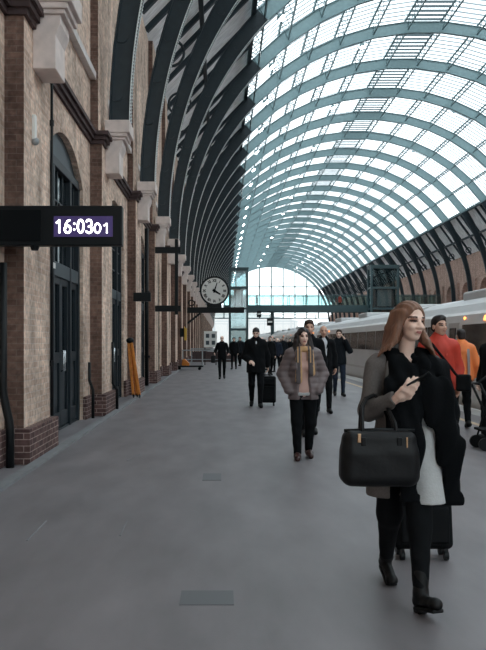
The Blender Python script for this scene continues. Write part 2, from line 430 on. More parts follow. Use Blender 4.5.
for y in piers:
    w.box(XW, XP, y-.75, y+.75, 0, 5.52)
    w.box(XW, XP-.08, y-.72, y+.72, 5.76, ZT)
w.box(XW-.7, XW-.22, piers[0], YF, 0, ZT)
wl = w.build('wall_left', M['brick'], recalc=False); struct(wl)
wl.data.materials.append(M['brick_return'])      # darker red-brown colour on the returns of the piers
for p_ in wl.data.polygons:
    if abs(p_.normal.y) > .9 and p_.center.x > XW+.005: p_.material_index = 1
b = MB()
for y in piers: b.box(XW, XPL, y-.86, y+.86, 0, .44); 
for ya, yb in bays:
    b.box(XW, XW+.07, ya+.86, (ya+yb)/2-HW, 0, .44); b.box(XW, XW+.07, (ya+yb)/2+HW, yb-.86, 0, .44)
struct(b.build('baseboard_left', M['brick_dark'], bevel=.012))
t = MB()
for ya, yb in bays:
    for (z0, z1, e) in ((5.52, 5.60, .05), (5.60, 5.68, .10), (5.68, 5.76, .15)):
        t.box(XW, XW+e, ya+.75, yb-.75, z0, z1)
        t.box(XW, XP+e, ya-.75-e, ya+.75+e, z0, z1)
struct(t.build('trim_5', M['string']))
t = MB()
for ya, yb in bays: t.box(XW, XW+.12, ya+.72, yb-.72, 6.84, 6.98)
struct(t.build('trim_6', M['ledge']))
# far wall across the tracks
w = MB(); XR = 2*AX-XW
arch_wall(w, XR, XR+.6, bays, 1.75, 6.9, 1.4, ZTR, zb=0)
for y in piers: w.box(XR-.25, XR, y-.6, y+.6, 0, 8.4)
w.box(XR+.6, XR+.7, piers[0], YF, 0, ZTR)
struct(w.build('wall_right', M['brick_far'], recalc=False))
t = MB()
for ya, yb in bays: t.box(XR-.12, XR, ya+.6, yb-.6, 5.5, 5.8)
struct(t.build('trim_7', M['ledge']))
# end wall behind the camera
RB = 15.9
outer = [(AX+RB*math.sin(t_), AZ+RB*math.cos(t_)) for t_ in [R_(-90+180*i/32) for i in range(33)]]
inner = [(AX+12.5*math.sin(t_), AZ+12.5*math.cos(t_)) for t_ in [R_(-90+180*i/32) for i in range(33)]]
ew = MB()
for i in range(32):
    ew.prism([outer[i], outer[i+1], inner[i+1], inner[i]], 'y', YN-.4, YN)
ew.box(XW-.6, XR+.6, YN-.4, YN, 0, AZ)
struct(ew.build('wall_back', M['brick_far']))
lw_ = MB()
for i in range(-5, 6):
    xx = i*2.2; h = math.sqrt(12.5**2-xx*xx); lw_.box(AX+xx-.06, AX+xx+.06, YN-.3, YN-.15, AZ, AZ+h)
for z in (3, 6, 9): h = math.sqrt(12.5**2-z*z); lw_.box(AX-h, AX+h, YN-.3, YN-.15, AZ+z-.05, AZ+z+.05)
lw5 = lw_.build('window_5', M['steel']); struct(lw5)
MB().prism([(x_, z_) for x_, z_ in inner], 'y', YN-.24, YN-.22).build('pane', M['endglass'], lw5)

# ---- arched doors in every bay
def door_proto(ym):
    x0, x1 = XW-.20, XW-.09
    f = MB()
    for yy in (-HW+.06, -.72, .72, HW-.06): f.box(x0, x1+.03, ym+yy-.06, ym+yy+.06, 0, 4.5)
    f.box(x0, x1+.035, ym-HW, ym+HW, 4.40, 4.56)
    f.box(x0, x1+.01, ym-HW, ym+HW, 0, .03)
    root = f.build('door_1', M['navy'], bevel=.01); struct(root)
    R = (HW*HW+RISE*RISE)/(2*RISE)
    ar = [(ym-HW, 4.5), (ym+HW, 4.5)]+[(ym+HW-2*HW*i/16, ZS+RISE-R+math.sqrt(max(R*R-(HW-2*HW*i/16)**2,0))) for i in range(1,16)]
    MB().prism(ar, 'x', x0, x1-.02).build('fanlight_panel', M['navy_lt'], root)
    tr = MB().box(x0, x1+.02, ym-HW+.1, ym+HW-.1, 2.60, 2.84).build('transom', M['navy_lt'], root, bevel=.008)
    for a, bb in ((-HW+.12, -.78), (-.66, .66), (.78, HW-.12)):
        MB().box(x0, x1-.05, ym+a, ym+bb, 2.84, 4.40).build('pane', M['darkglass'], root)
        g = MB()
        for q in range(1, 3):
            yy = ym+a+(bb-a)*q/3; g.box(x1-.05, x1-.02, yy-.015, yy+.015, 2.84, 4.40)
        for zq in (3.35, 3.88): g.box(x1-.05, x1-.02, ym+a, ym+bb, zq-.015, zq+.015)
        g.build('glazing_bar', M['navy'], root)
    for a, bb in ((-HW+.12, -.78), (-.66, -.01), (.01, .66), (.78, HW-.12)):
        lf = MB().box(x0, x1-.01, ym+a, ym+a+.1, .05, 2.6).box(x0, x1-.01, ym+bb-.1, ym+bb, .05, 2.6)
        for z0, z1 in ((.05, .3), (1.14, 1.32), (2.48, 2.6)): lf.box(x0, x1-.01, ym+a+.1, ym+bb-.1, z0, z1)
        lf.box(x0, x1-.05, ym+a+.1, ym+bb-.1, .3, 1.14)
        lf.box(x1-.05, x1-.03, ym+a+.2, ym+bb-.2, .42, 1.02)
        leaf = lf.build('leaf', M['navy'], root, bevel=.006)
        MB().box(x0+.03, x1-.06, ym+a+.1, ym+bb-.1, 1.32, 2.48).build('pane', M['darkglass'], leaf)
        if abs(a) < .05 or abs(bb) < .05:
            hy = ym+(a+.05 if a > 0 else bb-.05)
            MB().tube([(x1, hy, 1.0), (x1+.05, hy, 1.0), (x1+.05, hy, 1.35), (x1, hy, 1.35)], .014).build('handle', M['chrome'], leaf, smooth=True)
    return root
first_bay = (Y0+Y0+BAY)/2
d0 = door_proto(first_bay)
for k in range(-1, NB-1):
    if k == 0: continue
    d = copy_tree(d0); d.location = (0, BAY*k, 0); d.name = 'door_%d' % (k+2 if k > 0 else 99)
# small number plate above the first door
pl = MB().box(XW-.06, XW-.045, first_bay-.92, first_bay-.70, 2.70, 2.79).build('number_plate', M['white'])
tag(pl, 'small white number plate on the transom of the first arched door', 'sign')

# ---- corbels
def corbel_proto():
    y = 0; c = MB()
    c.prism([(XP, 5.02), (XP+.30, 5.02), (XP+.30, 5.45), (XP+.36, 5.60), (XP+.36, 5.72), (XP, 5.72)], 'y', y-.30, y+.30)
    root = c.build('corbel', M['stone'], bevel=.012)
    MB().box(XP, XP+.42, -.33, .33, 5.72, 5.78).box(XP, XP+.46, -.36, .36, 5.78, 5.86).build('moulding', M['stone'], root, bevel=.01)
    MB().box(XP, XP+.52, -.38, .38, 5.86, 6.12).build('cap_block', M['stone'], root, bevel=.015)
    return root
cb = corbel_proto()
for k in range(NB):
    o = cb if k == 0 else copy_tree(cb)
    o.location = (0, Y0+BAY*k, 0)
    tag(o, 'pale stone corbel on the %s brick pier along the left wall' % ORD[k], 'corbel', 'stone corbels along the left wall')

# ---- roof: ribs, purlins, boarded slopes, glazing
GL, GR = -46.0, 54.0                       # edges of the glazing, degrees from the crown
YG = YN                                   # the glazing starts here; boards cover the roof nearer the concourse
def arc_rib(mb, d0, d1, yw, s, e, q, foot):
    """strip of the rib between two depths (0 = soffit, 1 = back), deeper towards the crown"""
    vs = []
    for i in range(q+1):
        a = s+(e-s)*i/q; f = min(1, max(0, (90-abs(math.degrees(a)))/36)) if foot else 1
        D = .44+.26*f*f
        r0, r1 = RI+d0(D), RI+d1(D)
        vs += [(r*math.sin(a), y, r*math.cos(a)) for r, y in ((r0,-yw),(r1,-yw),(r1,yw),(r0,yw))]
    fs = [(i*4+j, i*4+(j+1) % 4, (i+1)*4+(j+1) % 4, (i+1)*4+j) for i in range(q) for j in range(4)]
    fs += [(0,1,2,3), (q*4+3,q*4+2,q*4+1,q*4)]
    mb.add(vs, fs)
def rib_proto():
    a0, a1 = R_(-89.6), R_(89.6); aL, aR = R_(GL), R_(GR)
    web = lambda mb, s, e, q, f: arc_rib(mb, lambda D: .03, lambda D: D-.03, .03, s, e, q, f)
    def fl(s, e, q, f, m, par):
        mb = MB(); arc_rib(mb, lambda D: 0, lambda D: .03, .12, s, e, q, f); mb.build('flange', m, par)
        mb = MB(); arc_rib(mb, lambda D: D-.03, lambda D: D, .12, s, e, q, f); mb.build('flange', m, par)
    mb = MB(); web(mb, aL, aR, 12, False); root = mb.build('roof_rib', M['rib'])
    fl(aL, aR, 12, False, M['rib'], root)
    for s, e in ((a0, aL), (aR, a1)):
        mb = MB(); web(mb, s, e, 14, True); lw = mb.build('rib_foot', M['rib_shaded'], root)
        fl(s, e, 14, True, M['rib_shaded'], lw)
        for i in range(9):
            a = s+(e-s)*(i+.5)/9; rr = RI+.3
            c = Vector((rr*math.sin(a), 0, rr*math.cos(a)))
            mb = MB().cone(c+Vector((0,-.055,0)), c+Vector((0,.055,0)), .13, .13, 12)
            mb.build('boss', M['rib_shaded'], lw)
        if s < 0:                           # riveted edge of the soffit, one toothed strip per side
            for yy in (-.12, .12):
                mb = MB(); N = 150; vs = []; fs = []
                for i in range(2*N+1):
                    a = s+(e-s)*i/(2*N); h = RI-(.022 if i % 2 else .004)
                    vs += [(h*math.sin(a), yy-.026, h*math.cos(a)), (h*math.sin(a), yy+.026, h*math.cos(a)), ((RI+.01)*math.sin(a), yy+.026, (RI+.01)*math.cos(a)), ((RI+.01)*math.sin(a), yy-.026, (RI+.01)*math.cos(a))]
                fs = [(i*4+j, i*4+(j+1) % 4, i*4+4+(j+1) % 4, i*4+4+j) for i in range(2*N) for j in range(4)]
                mb.add(vs, fs); mb.build('rivet_edge', M['rivet'], lw)
        # round spandrel ring between rib, wall head and slope
        sg = 1 if s > 0 else -1
        cc = Vector((sg*15.72*math.sin(R_(66.5)), 0, 15.72*math.cos(R_(66.5)))) if s < 0 else Vector((15.45*math.sin(R_(69)), 0, 15.45*math.cos(R_(69))))
        rr = .5 if s < 0 else .28
        MB().tube([cc+Vector((rr*math.cos(2*PI*i/20), 0, rr*math.sin(2*PI*i/20))) for i in range(21)], .055, 6).build('spandrel_ring', M['rib_shaded'], lw, smooth=True)
    return root
rb = rib_proto()
for k in range(NB):
    o = rb if k == 0 else copy_tree(rb)
    o.location = (AX, Y0+BAY*k, AZ)
    tag(o, 'arched iron roof rib springing from the %s stone corbel' % ORD[k], 'roof rib', 'arched ribs of the train shed roof')

def lattice_proto():
    mb = MB(); y0, y1 = YG, YF
    za, zb_ = RI+.20, RS-.04
    mb.box(-.04, .04, y0, y1, za, za+.07); mb.box(-.05, .05, y0, y1, zb_-.09, zb_)
    n = int((y1-y0)/.8)
    for i in range(n):
        ya = y0+(y1-y0)*i/n; yb = y0+(y1-y0)*(i+1)/n
        p, q = (za+.05, zb_-.05) if i % 2 == 0 else (zb_-.05, za+.05)
        mb.bar((0, ya, p), (0, yb, q), .035, .035)
    return mb.build('roof_purlin', M['purlin'])
lp = lattice_proto(); NP = 12
for i in range(NP+1):
    o = lp if i == 0 else lp.copy()
    if i: C.objects.link(o)
    o.location = (AX, 0, AZ); o.rotation_euler = (0, R_(GL+(GR-GL)*i/NP), 0)
    tag(o, 'lattice purlin under the glazing, %s counted from the dark left slope' % ORD[i], 'purlin', 'lattice purlins under the roof glazing')
# straight boarded slopes running on from the glazing to the wall heads
PL = (AX+RS*math.sin(R_(GL)), AZ+RS*math.cos(R_(GL))); PR = (AX+RS*math.sin(R_(GR)), AZ+RS*math.cos(R_(GR)))
TL, TR = math.tan(R_(-GL)), math.tan(R_(GR))
EL = (XW-.5, PL[1]-(PL[0]-XW+.5)*TL); ER = (XR+.5, PR[1]-(XR+.5-PR[0])*TR)
def slope(name, p, e, sgn):
    o = MB().prism([p, e, (e[0]+sgn*.05, e[1]+.06), (p[0]+sgn*.05, p[1]+.06)], 'y', YN, YF).build(name, M['board']); return struct(o)
slope('ceiling', PL, EL, -1); slope('trim_8', PR, ER, 1)
NR = 4
for side, p, e in (('left', PL, EL), ('right', PR, ER)):
    d = Vector((e[0]-p[0], 0, e[1]-p[1])); L = d.length-.65; d.normalize()
    nrm = Vector((-d.z, 0, d.x)); nrm = nrm if nrm.z < 0 else -nrm
    a = Vector((p[0], 0, p[1])); b_ = a+d*L
    mb = MB(); w2 = .11; dp = .17
    mb.add([v+Vector((0,y,0))+nrm*t for v in (a, b_) for y in (-w2, w2) for t in (0, dp)], [(0,1,3,2),(4,6,7,5),(0,4,5,1),(2,3,7,6),(1,5,7,3),(0,2,6,4)])
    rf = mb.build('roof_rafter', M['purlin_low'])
    for k in range(NB):
        for j in range(1, NR):
            o = rf if (k, j) == (0, 1) else rf.copy()
            if (k, j) != (0, 1): C.objects.link(o)
            o.location = (0, Y0+BAY*(k+j/NR-1), 0)
            tag(o, 'dark rafter on the boarded %s slope, %s of three before the %s rib' % (side, ORD[j-1], ORD[k]), 'rafter', 'rafters on the boarded roof slopes')
    for j in (0, 1):
        q = a+d*(L*(.03+.55*j))+nrm*.32
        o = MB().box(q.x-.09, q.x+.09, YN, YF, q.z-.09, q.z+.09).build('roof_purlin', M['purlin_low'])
        tag(o, 'dark purlin along the boarded %s slope, %s one' % (side, 'upper' if j == 0 else 'lower'), 'purlin')
def skin(name, m, s, e, n, y0, y1, th=0):
    mb = MB()
    for i in range(n):
        a, b = R_(s+(e-s)*i/n), R_(s+(e-s)*(i+1)/n)
        mb.add([(RS*math.sin(a),y0,RS*math.cos(a)),(RS*math.sin(b),y0,RS*math.cos(b)),(RS*math.sin(b),y1,RS*math.cos(b)),(RS*math.sin(a),y1,RS*math.cos(a))], [(0,1,2,3)])
    return struct(mb.build(name, m, loc=(AX,0,AZ)))
dN = (GR-GL)/NP
skin('window_1', M['glaz'], GL, GL+dN*5, 5, YG, YF)
skin('window_2', M['louvre'], GL+dN*5, GL+dN*6, 1, YG, YF)
skin('window_3', M['glaz'], GL+dN*6, GR, 6, YG, YF)
skin('trim_9', M['board'], GL, GR, 12, YN, YG)

# ---- glazed end screen
es = MB(); yE = YF-.35
for i in range(49):
    pass
es.arc([(RI+.05,-.15),(RI+.5,-.15),(RI+.5,.15),(RI+.05,.15)], R_(-90), R_(90), 60)
root = es.build('window_4', M['steel'], loc=(AX,yE,AZ)); struct(root)
g = MB()
x = -12.0
while x <= 12.1:
    h = math.sqrt((RI+.1)**2-x*x); g.box(x-.15, x+.15, -.1, .1, 1.5, h); x += 3.0
for z in (1.5, 3.3, 4.6, 9.5):
    h = math.sqrt((RI+.1)**2-z*z); g.box(-h, h, -.1, .1, z-.12, z+.12)
g.build('mullion_grid', M['steel'], root)
g = MB(); pp = []
for i in range(41):
    a = R_(-84+168*i/40); pp.append((RI*math.sin(a), RI*math.cos(a)))
g.prism(pp, 'y', .02, .04); g.build('pane', M['endglass'], root)

for i, Yg in enumerate((232, 262, 300)):
    g = MB().box(-3, -2.6, Yg-.2, Yg+.2, -1, 9.5).build('signal_gantry', M['barrier']); tag(g, 'pale steel gantry over the open tracks, %s beyond the end window' % ORD[i], 'gantry')
    MB().box(27, 27.4, Yg-.2, Yg+.2, -1, 9.5).build('leg', M['barrier'], g)
    for z in (8.3, 9.4): MB().box(-2.6, 27, Yg-.12, Yg+.12, z-.12, z+.12).build('boom', M['barrier'], g)
    for x_ in (2, 8, 14, 20): MB().box(x_-.08, x_+.08, Yg-.08, Yg+.08, 5.5, 8.3).build('dropper', M['barrier'], g)
ob = MB().box(-30, 40, 420, 440, -1, 13).prism([(-30,13),(40,13),(5,19)], 'y', 420, 440).build('distant_building', M['coping']); tag(ob, 'pale distant building beyond the open end of the station', 'building')
# ---- floodlights under the ribs
fl0 = None
for row, (ang, word) in enumerate(((-44, 'left'), (-16, 'middle'), (22, 'right'))):
    for k in range(2, NB-1, 1 if row == 0 else 2):
        a = R_(ang)
        if fl0 is None:
            fl0 = MB().cone((0,0,-.02), (0,0,.16), .22, .12, 14).tube([(0,0,.14),(0,0,.30)], .03).build('floodlight', M['rib'])
            MB().sphere((0,0,-.03), (.2,.2,.07)).build('lens', M['lamp'], fl0, smooth=True)
            o = fl0
        else: o = copy_tree(fl0)
        o.location = (AX+(RI-.30)*math.sin(a), Y0+BAY*k, AZ+(RI-.30)*math.cos(a)); o.rotation_euler = (0, a, 0)
        tag(o, 'small round white floodlight in the %s row under the roof ribs' % word, 'floodlight', 'floodlights in the %s row of the roof' % word)

# ---- footbridge with lifts
YB = 100.0
br = empty('footbridge', (AX, YB, 0))
tag(br, 'steel footbridge with glass sides crossing the tracks below the end window', 'footbridge')
MB().box(-12.2, 14.5, -1.3, 1.3, 5.35, 5.6).box(-12.2, 14.5, -1.35, -1.2, 5.2, 6.05).box(-12.2, 14.5, 1.2, 1.35, 5.2, 6.05).build('deck', M['steel'], br)
for s in (-1, 1):
    MB().box(-12.2, 14.5, s*1.28-.02, s*1.28+.02, 6.05, 7.25).build('glass_side', M['bglass'], br)
    MB().tube([(-12.2, s*1.28, 7.3), (14.5, s*1.28, 7.3)], .05).build('handrail', M['steel'], br)
    for i in range(14):
        MB().box(-12.2+2*i-.03, -12.2+2*i+.03, s*1.28-.05, s*1.28+.05, 6.05, 7.3).build('post', M['steel'], br)
for xx in (-6.2, 14.0):
    MB().box(xx-.2, xx+.2, -.3, .3, 0, 5.2).build('pier_column', M['steel'], br)
def lift(x, z0, z1, wd, lab):
    r = empty('lift_tower', (x, YB-2.6, 0)); tag(r, lab, 'lift')
    f = MB()
    for sx in (-1, 1):
        for sy in (-1, 1): f.box(sx*wd/2-.12, sx*wd/2+.12, sy*1.1-.12, sy*1.1+.12, 0, z1)
    for z in (2.9, 5.4, 7.9, z1-.25):
        for sy in (-1.1, 1.1): f.box(-wd/2, wd/2, sy-.08, sy+.08, z, z+.25)
        for sx in (-wd/2, wd/2): f.box(sx-.08, sx+.08, -1.1, 1.1, z, z+.25)
    f.build('frame', M['steel'], r)
    MB().box(-wd/2-.15, wd/2+.15, -1.25, 1.25, z1, z1+.18).build('roof', M['steel'], r)
    MB().box(-wd/2+.1, wd/2-.1, -1.06, -1.03, .1, z1-.2).build('pane', M['liftglass'], r)
    MB().box(-wd/2+.1, wd/2-.1, 1.03, 1.06, .1, z1-.2).build('pane', M['liftglass'], r)
    for s in (-1, 1): MB().box(s*(wd/2-.02)-.01, s*(wd/2-.02)+.01, -1, 1, .1, z1-.2).build('pane', M['liftglass'], r)
    cabz = 5.7
    MB().box(-wd/2+.5, wd/2-.5, -.8, .8, cabz, cabz+2.3).build('lift_car', M['navy_lt'], r)
    MB().box(-wd/2+.75, wd/2-.75, -.85, -.8, cabz+.1, cabz+2.1).build('car_door', M['barrier'], r)
lift(2.0, 0, 10.3, 2.1, 'glass lift tower standing on the platform right of the round clock')
lift(19.6, 0, 10.6, 3.2, 'glass lift tower behind the train, beside the brick arches')
# hanging platform signs under the bridge
for (px, py, ww, hh) in ((259, 314, .55, .8), (270, 322, .75, .9)):
    x = (px-222)/800*98; z = 1.5+(342-py)/800*98
    r = MB().box(-ww/2, ww/2, -.08, .08, -hh/2, hh/2).build('hanging_sign', M['black'], loc=(x, 98, z), bevel=.02)
    tag(r, 'dark hanging sign with pale stripe under the footbridge, %s of the pair' % ('left' if px < 265 else 'right'), 'sign')
    MB().box(-ww*.36, ww*.36, -.09, -.08, -.08, .12).build('stripe', M['white'], r)
    MB().tube([(0, 0, hh/2), (0, 0, 5.25-z)], .03).build('hanger', M['black'], r)

# ---- digital clock on the first pier
dc = empty('digital_clock', (0, 9.36, 0)); tag(dc, 'black digital clock box reading 16:03 01 on the nearest brick pier', 'clock')
P = lambda px, py, Y: ((px-222)/800*Y, 1.5+(342-py)/800*Y)
xr, zt = P(122, 205.5, 9.3); zb = P(0, 245.5, 9.3)[1]
MB().box(-2.70, xr, -.06, .09, zb, zt).build('housing', M['black'], dc, bevel=.012)
MB().box(-2.66, -2.1, -.075, -.06, zb+.05, zt-.05).build('blank_panel', M['blackmatte'], dc, bevel=.005)
x0, z1 = P(53.5, 216, 9.28); x1, z0 = P(112.5, 236.5, 9.28)
MB().box(x0, x1, -.07, -.06, z0, z1).build('display', M['ledpanel'], dc)
zc = (z0+z1)/2
def arc_pts(cx_, cy_, rx, ry, a0, a1, n=14): return [(cx_+rx*math.cos(R_(a0+(a1-a0)*i/n)), cy_+ry*math.sin(R_(a0+(a1-a0)*i/n))) for i in range(n+1)]
GLY = {'0': [arc_pts(.5,.5,.36,.44,0,360,24)], '1': [[(.22,.74),(.56,.93),(.56,.06)]],
       '3': [arc_pts(.44,.71,.34,.23,150,-90,14)+arc_pts(.44,.27,.38,.22,90,-150,14)],
       '6': [[(.76,.92),(.5,.86),(.28,.66),(.15,.36)]+arc_pts(.5,.30,.36,.25,180,540,22)], ':': [[(.5,.26),(.5,.30)],[(.5,.66),(.5,.70)]]}
def led_text(txt, xl, zb_, h, adv, wd, name):
    x_ = xl
    for ch in txt:
        mb = MB(); k_ = .5 if ch == ':' else 1
        for pl_ in GLY[ch]:
            q = [Vector((x_+(p[0]-(.25 if ch == ':' else 0))*adv*.92, -.076, zb_+p[1]*h)) for p in pl_]
            for u, v in zip(q, q[1:]): mb.bar(u, v, .008, wd) if abs((v-u).normalized().z) < .95 else mb.box(u.x-wd/2, u.x+wd/2, -.080, -.072, min(u.z,v.z), max(u.z,v.z))
            for u in q: mb.cone((u.x,-.080,u.z), (u.x,-.072,u.z), wd/2, wd/2, 10)
        x_ += adv*k_
        mb.build('led_colon' if ch == ':' else name, M['digit'], dc)
dw = x1-x0; dh = z1-z0
led_text('16:03', x0+.015, z0+.035, dh-.07, dw*.148, .021, 'led_digit')
led_text('01', x0+dw*.675, z0+.035, (dh-.07)*.74, dw*.150, .016, 'seconds_digit')
MB().box(XP-.2, XP-.02, .09, .50, zb+.1, zb+.3).build('wall_bracket', M['black'], dc)
MB().cone((-2.19, .0, zb+.01), (-2.19, .0, zb-.05), .06, .04).build('conduit_gland', M['black'], dc)
# ---- pipes and fittings on the wall
def pipe(path, r, lab, name='drainpipe', m='black', clips=()):
    o = MB().tube(path, r, 10).build(name, M[m], smooth=True); tag(o, lab, 'pipe')
    for c in clips: MB().cone((c[0],c[1],c[2]-.04), (c[0],c[1],c[2]+.04), r*1.5, r*1.5, 10).build('collar', M[m], o)
pipe([(XP+.03, Y0+.73, 5.5), (XP+.03, Y0+.73, .46)], .02, 'thin black conduit down the edge of the nearest pier', 'conduit', clips=((XP+.03, Y0+.73, 4.6), (XP+.03, Y0+.73, 1.2)))
pipe([(XW+.055, 9.58, 2.45), (XW+.055, 9.58, .95), (XW+.065, 9.58, .85), (XW+.14, 9.55, .55), (XW+.15, 9.55, .4), (XW+.15, 9.55, 0)], .05, 'black drainpipe with kinked foot at the left photo edge')
pipe([(XW+.07, 15.75, 1.1), (XW+.07, 15.75, .75), (XW+.14, 15.75, .55), (XW+.14, 15.75, 0)], .03, 'short black pipe with kinked foot before the second pier')
pipe([(XP+.05, 17.5, 1.5), (XP+.05, 17.5, .6), (XP+.14, 17.55, .45), (XP+.14, 17.55, 0)], .03, 'tall thin black pipe on the face of the second pier')
pipe([(XW+.09, 27.5, 5.4), (XW+.09, 27.5, 0)], .07, 'thick dark drainpipe before the fourth pier', clips=((XW+.115, 27.5, 3.2), (XW+.115, 27.5, 1.0)))
wp = MB().box(XP, XP+.05, 10.25, 10.33, 4.1, 4.42).build('wall_fitting', M['white'], bevel=.01); tag(wp, 'slim white fitting high on the nearest brick pier', 'fitting')
MB().sphere((XP+.04, 10.29, 4.08), .05).build('fitting_knob', M['barrier'], wp, smooth=True)
# projecting box sign
ps = MB().box(XP, XP+.48, 22.0, 22.14, 2.62, 2.86).build('projecting_sign', M['black'], bevel=.01); tag(ps, 'small black box sign projecting from the third pier', 'sign')
# tall double-arm frame
bf = empty('sign_frame', (0, 29.2, 0)); tag(bf, 'tall black sign frame on two arms reaching out from the wall', 'sign frame')
for z in (2.72, 4.85): MB().box(XP-.02, -1.5, -.08, .08, z-.11, z+.11).build('arm', M['black'], bf, bevel=.01)
MB().box(-1.72, -1.60, -.1, .1, 2.5, 5.25).build('upright', M['black'], bf, bevel=.01)
# folded survey tripod leaning on the third pier
tp = empty('survey_tripod', (-2.33, 21.25, 0)); tag(tp, 'folded orange wooden survey tripod leaning against the third pier', 'tripod')
for dx, dy in ((-.10, .04), (.07, 0), (-.01, .14)):
    a = Vector((dx+.08, dy, .0)); bq = Vector((-.14+dx*.5, .30+dy*.6, 1.48))
    lg = MB().bar(a+(bq-a)*.06, bq, .075, .05).build('leg', M['orange_wood'], tp, bevel=.008)
    MB().cone(a, a+(bq-a)*.08, .008, .035, 8).build('spike_shoe', M['black'], lg)
MB().sphere((-.15, .34, 1.54), (.11,.11,.085)).build('head', M['black'], tp, smooth=True)

# ---- round clock on its bracket beam
YC = 56.0
rc = empty('platform_clock', (0, YC, 0)); tag(rc, 'round white clock with roman numerals on a black bracket', 'clock')
cx, cz = P(214.5, 291, YC); rad = 13.2/800*YC
MB().cone((cx,-.22,cz), (cx,.22,cz), rad+.10, rad+.10, 40).build('case', M['black'], rc)
fc = MB().cone((cx,-.245,cz), (cx,-.22,cz), rad-.02, rad-.02, 40).build('dial', M['white'], rc)
for i, nm in enumerate(['XII','I','II','III','IIII','V','VI','VII','VIII','IX','X','XI']):
    a = 2*PI*i/12
    text_mesh(nm, .27, M['blackmatte'], 'numeral', fc, (cx+math.sin(a)*rad*.76, -.252, cz+math.cos(a)*rad*.76), rot=(PI/2, a, 0), offset=.012, extrude=.002, sx=.8)
for ang, ln, wd, nm in ((R_(18), .62, .055, 'minute_hand'), (R_(121.5), .5, .09, 'hour_hand')):
    h = MB().prism([(-wd, -.14), (wd, -.14), (wd*.5, ln*rad*1.05), (-wd*.5, ln*rad*1.05)], 'y', -.27, -.262).build(nm, M['blackmatte'], rc)
    h.location = (cx, 0, cz); h.rotation_euler = (0, ang, 0)
zbm = P(0, 307, YC)[1]
bm = MB().box(XP, 1.55, -.16, .16, zbm-.42, zbm-.02)
bm.build('beam', M['black'], rc, bevel=.02)
br2 = MB().bar((XP+.02, 0, zbm-1.15), (XP+.95, 0, zbm-.42), .14, .14)
for i in range(12):
    a0_, a1_ = 2*PI*i/12, 2*PI*(i+1)/12
    br2.bar((XP+.30+.2*math.cos(a0_), 0, zbm+.28+.2*math.sin(a0_)), (XP+.30+.2*math.cos(a1_), 0, zbm+.28+.2*math.sin(a1_)), .08, .08)
br2.build('scroll_bracket', M['black'], rc)
MB().box(cx-.5, cx+.5, -.2, .2, zbm-.03, cz-rad+.02).build('cradle', M['black'], rc)

# ---- barriers, notice board and bits beyond
def barrier(x, Y, lab, w_=3.2, h=1.05):
    r = MB().box(-w_/2, w_/2, -.03, .03, h-.07, h).build('barrier', M['barrier'], loc=(x, Y, 0)); tag(r, lab, 'barrier', 'grey barriers along the platform')
    for sx in (-w_/2+.05, w_/2-.05):
        MB().box(sx-.03, sx+.03, -.03, .03, 0, h-.07).build('post', M['barrier'], r)
    MB().box(-w_/2+.08, w_/2-.08, -.015, .015, .45, .5).build('rail', M['barrier'], r)
    return r
barrier(-.85, 47.0, 'long grey barrier with rail below the round clock', 3.0)
r = barrier(-.55, 58.0, 'grey barrier with solid lower panel behind the first barrier', 3.4)
MB().box(-1.6, 1.6, -.02, .02, .05, .8).build('panel', M['string'], r)
nb = empty('notice_board', (-.75, 52.0, 0)); tag(nb, 'white notice board on posts near the barriers', 'notice board')
MB().box(-.42, .42, -.03, .03, 1.15, 2.2).build('board', M['white'], nb, bevel=.01)
for dx, dz in ((-.19, 1.9), (.19, 1.9), (-.19, 1.45), (.19, 1.45)): MB().box(dx-.11, dx+.11, -.036, -.03, dz-.13, dz+.13).build('poster', M['navy_lt'], nb)
for s in (-.36, .36): MB().box(s-.03, s+.03, -.03, .03, 0, 1.15).build('post', M['black'], nb)
ws = MB().box(XP, XP+.03, 46.3, 46.9, 1.6, 2.4).build('wall_sign', M['sign_yellow'], bevel=.01); ws.location = (.25, 0, 0)
MB().box(XP-.26, XP, 46.5, 46.8, 1.8, 2.3).build('bracket', M['black'], ws)
MB().box(XP+.02, XP+.16, 46.26, 46.3, 1.6, 2.3).build('sign_face', M['sign_yellow'], ws)
tag(ws, 'yellow sign fixed to the brick wall beyond the sign frame', 'sign')
cart = empty('flat_trolley', (-1.95, 43.0, 0)); tag(cart, 'low flat trolley by the wall carrying a yellow wedge', 'trolley')
MB().box(-.55, .95, -.5, .5, .16, .24).build('platform_bed', M['black'], cart, bevel=.01)
for sx in (-.35, .75):
    for sy in (-.35, .35): MB().cone((sx, sy-.04, .08), (sx, sy+.04, .08), .08, .08, 12).build('wheel', M['blackmatte'], cart)
MB().tube([(.9, -.4, .2), (.9, -.4, 1.0), (.9, .4, 1.0), (.9, .4, .2)], .025).build('handle', M['barrier'], cart)
wd_ = MB().prism([(-.16, .258), (.24, .258), (.27, .36), (.0, .62), (-.13, .58)], 'y', -.2, .2).build('wedge', M['orange_wood'], loc=(-2.0, 43.0, -.018), bevel=.03)
tag(wd_, 'yellow wedge shaped block lying on the flat trolley', 'wedge')
